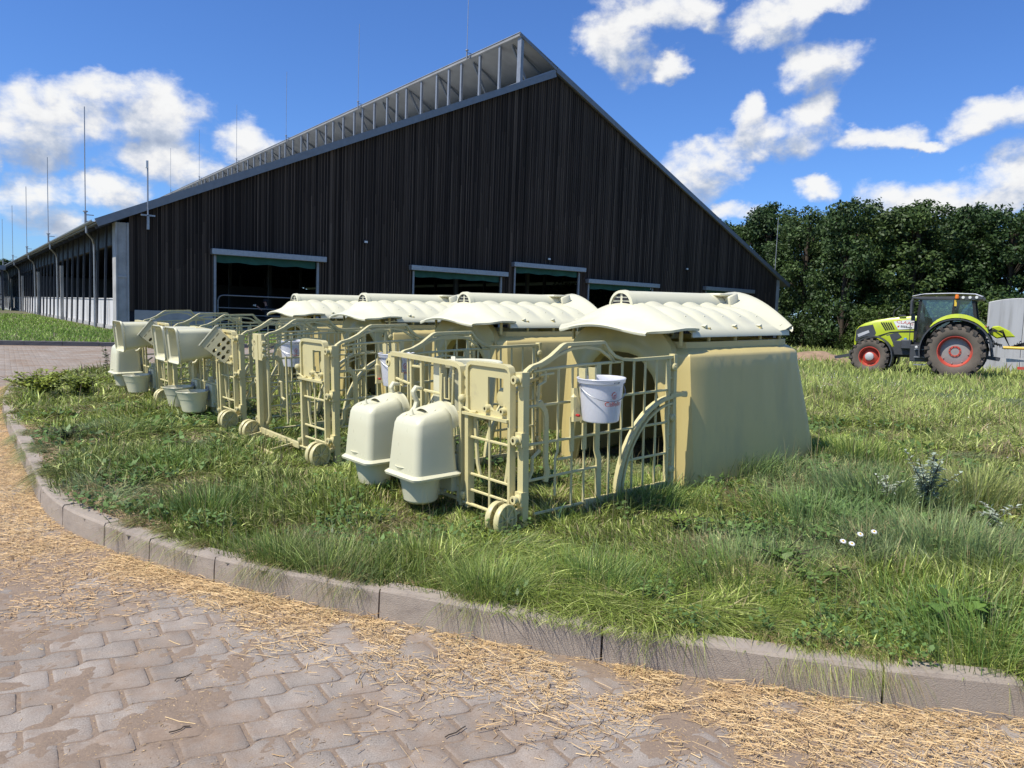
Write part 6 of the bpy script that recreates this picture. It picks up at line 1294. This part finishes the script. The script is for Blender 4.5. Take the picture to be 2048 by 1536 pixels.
# ------------------------------------------------------------------ straw on the paving
def straw(n, test, lmin, lmax, wd, z0, zs, seed, bend=.12, c0=(.34, .205, .09), c1=(.78, .56, .28), along=None):
    R = np.random.RandomState(seed); P = test(R, n); n = len(P); a = R.uniform(0, math.pi, n)
    if along is not None: k = R.uniform(0, 1, n) < .4; a = np.where(k, along(P)+R.normal(0, .45, n), a)
    L = lmin+(lmax-lmin)*R.uniform(0, 1, n)**2.2; w = wd*R.uniform(.5, 1.3, n); z = z0+R.uniform(0, 1, n)**1.5*zs*np.clip(L/.05, .4, 1.6); tilt = R.normal(0, .10, n)*np.minimum(1, zs/.012)
    T = np.c_[np.cos(a), np.sin(a)]; Nn = np.c_[-T[:, 1], T[:, 0]]; bd = R.normal(0, bend, n)*L; V = []
    for t in (-.5, 0, .5):
        c = P+T*(L*t)[:, None]+Nn*(bd*(t*t))[:, None]; zz = np.maximum(z+L*t*tilt, z0+.0005)
        for s, dz in ((-.5, 0.), (0, .55), (.5, 0.)): V.append(np.c_[c+Nn*(w*s)[:, None], zz+w*dz])
    V = np.stack(V, 1).reshape(-1, 3); b = (np.arange(n)*9)[:, None]; F = np.vstack([b+np.array([[i*3+j, i*3+j+1, i*3+j+4, i*3+j+3]]) for i in (0, 1) for j in (0, 1)]); m = R.uniform(0, 1, n)[:, None]; col = np.array(c0)*(1-m)+np.array(c1)*m; dk = R.uniform(0, 1, n) < .10; col[dk] *= .45; return V, F, np.repeat(col, 9, 0)
def kerbang(P): return np.interp(P[:, 0], [-6, -3.5, -2.5, -1.5, 0, 2, 6], [-1.0, -.95, -.65, -.45, -.38, -.2, 0])
def near_kerb(R, n, wmax, lo=-8, hi=4.6):
    seg = np.hypot(*(KS[1:]-KS[:-1]).T); cum = np.r_[0, np.cumsum(seg)]; s = R.uniform(0, 1, n)*KLEN; P = np.c_[np.interp(s, cum, KS[:, 0]), np.interp(s, cum, KS[:, 1])]; T = np.c_[np.interp(s+.05, cum, KS[:, 0]), np.interp(s+.05, cum, KS[:, 1])]-P; T /= np.linalg.norm(T, axis=1)[:, None]; N = np.c_[T[:, 1], -T[:, 0]]
    off = np.abs(R.normal(0, 1, n))*wmax(P); P = P+N*(off+.004)[:, None]; return P[(P[:, 0] > lo) & (P[:, 0] < hi) & (P[:, 1] > 1.2) & ~inside(P, LAWN)]
def right_only(P): return P[P[:, 0] > .45]
def wk2(P): return np.interp(P[:, 0], [.4, 1.2, 2, 4], [.25, .5, .7, .9])
def wk(P): return np.interp(P[:, 0], [-7, -4, -3, -2.3, -1.6, -.9, -.2, .6, 1.6, 3, 5], [.32, .46, .40, .24, .10, .17, .27, .34, .55, .75, .8])*(.65+.7*vnoise(P, .5, 51))
def patchy(P, R, k=.5): m = vnoise(P, .33, 52)*.55+vnoise(P, .12, 53)*.45; return P[R.uniform(0, 1, len(P)) < np.clip((m-k)*6+.35, .02, 1)]
sp1 = []
sp1.append(straw(110000, lambda R, n: patchy(near_kerb(R, n, wk), R, .32), .006, .035, .0022, .0006, .012, 1, .08))
sp1.append(straw(26000, lambda R, n: patchy(near_kerb(R, n, wk), R, .34), .02, .11, .0026, .003, .018, 2, .20, along=kerbang))
def field(R, n):
    P = np.c_[R.uniform(-6, 4, n), R.uniform(1.6, 9, n)]; P = P[~inside(P, LAWN)]; m = vnoise(P, .5, 61)*.5+vnoise(P, .16, 62)*.5; left = ss((-P[:, 0]-1.4)/1.2)*ss((P[:, 1]-3.6)/.8); return P[R.uniform(0, 1, len(P)) < np.clip((m-.52)*3, .03, .7)*(1-left)+left*np.clip((m-.30)*3, .1, 1)]
sp1.append(straw(120000, lambda R, n: patchy(right_only(near_kerb(R, n, wk2)), R, .30), .006, .035, .0022, .0006, .012, 11, .08))
sp1.append(straw(34000, lambda R, n: patchy(right_only(near_kerb(R, n, wk2)), R, .33), .02, .10, .0026, .003, .020, 12, .22, along=kerbang))
sp1.append(straw(240000, field, .004, .022, .0020, .0006, .003, 3, .05, (.28, .18, .095), (.70, .50, .27)))
sp1.append(straw(5000, field, .02, .12, .0030, .002, .006, 4, .12))
def leftbank(R, n):
    P = np.c_[R.uniform(-7, -1.5, n), R.uniform(3.2, 10, n)]; P = P[~inside(P, LAWN)]; kd = pdist(P, KS); m = vnoise(P, .4, 71)*.6+vnoise(P, .13, 72)*.4; return P[R.uniform(0, 1, len(P)) < np.clip((m-.33)*4, .05, 1)*ss((1.3-kd)/.8)]
sp1.append(straw(130000, leftbank, .008, .06, .0030, .0006, .012, 5, .1, (.36, .22, .105), (.74, .51, .26)))
V = []; F = []; C = []; o_ = 0
for v, f, c in sp1: V.append(v); F.append(f+o_); C.append(c); o_ += len(v)
tag(npmesh('straw', np.vstack(V), None, np.vstack(F), np.vstack(C), MATS['straw_mat']), 'loose golden straw and chaff blown against the kerb', 'straw', kind='stuff')
# straw bits lying on the lawn edge
def onlawn(R, n):
    seg = np.hypot(*(KS[1:]-KS[:-1]).T); cum = np.r_[0, np.cumsum(seg)]; s = R.uniform(0, 1, n)*KLEN; P = np.c_[np.interp(s, cum, KS[:, 0]), np.interp(s, cum, KS[:, 1])]; T = np.c_[np.interp(s+.05, cum, KS[:, 0]), np.interp(s+.05, cum, KS[:, 1])]-P; T /= np.linalg.norm(T, axis=1)[:, None]; N = np.c_[-T[:, 1], T[:, 0]]; P = P+N*(.09+np.abs(R.normal(0, .09, n)))[:, None]; return P[(vnoise(P, .3, 81) > .42) & (P[:, 0] < 4) & (P[:, 0] > -5)]
v, f, c = straw(13000, onlawn, .01, .07, .0026, .133, .02, 9, .1, (.25, .15, .08), (.50, .36, .20)); tag(npmesh('dry_litter', v, None, f, c, MATS['straw_mat']), 'dry dead stems lying along the lawn edge behind the kerb', 'litter', kind='stuff')
# brown leaves and twigs on the paving
def twig(px, py, L, a, s):
    q = gnd(px, py, 0); m = MB(); r = random.Random(s); pts = [(q[0]+math.cos(a)*L*(i/4-.5)+r.uniform(-.006, .006), q[1]+math.sin(a)*L*(i/4-.5)+r.uniform(-.006, .006), .005+.004*r.random()) for i in range(5)]; m.tube(pts, .0022, 5); return m.build('twig', MATS['trunk'], None, smooth=True)
for k, (px, py, L, a, lab) in enumerate(((910, 1468, .10, .8, 'thin dark twig lying on the pavers at the bottom centre'), (360, 1462, .07, .9, 'short dark twig on the dusty pavers at lower left'), (365, 1358, .08, 1.0, 'dark twig on the pavers near the lower left, above the dusty patch'))): tag(twig(px, py, L, a, k), lab, 'twig', 'twigs on the paving')
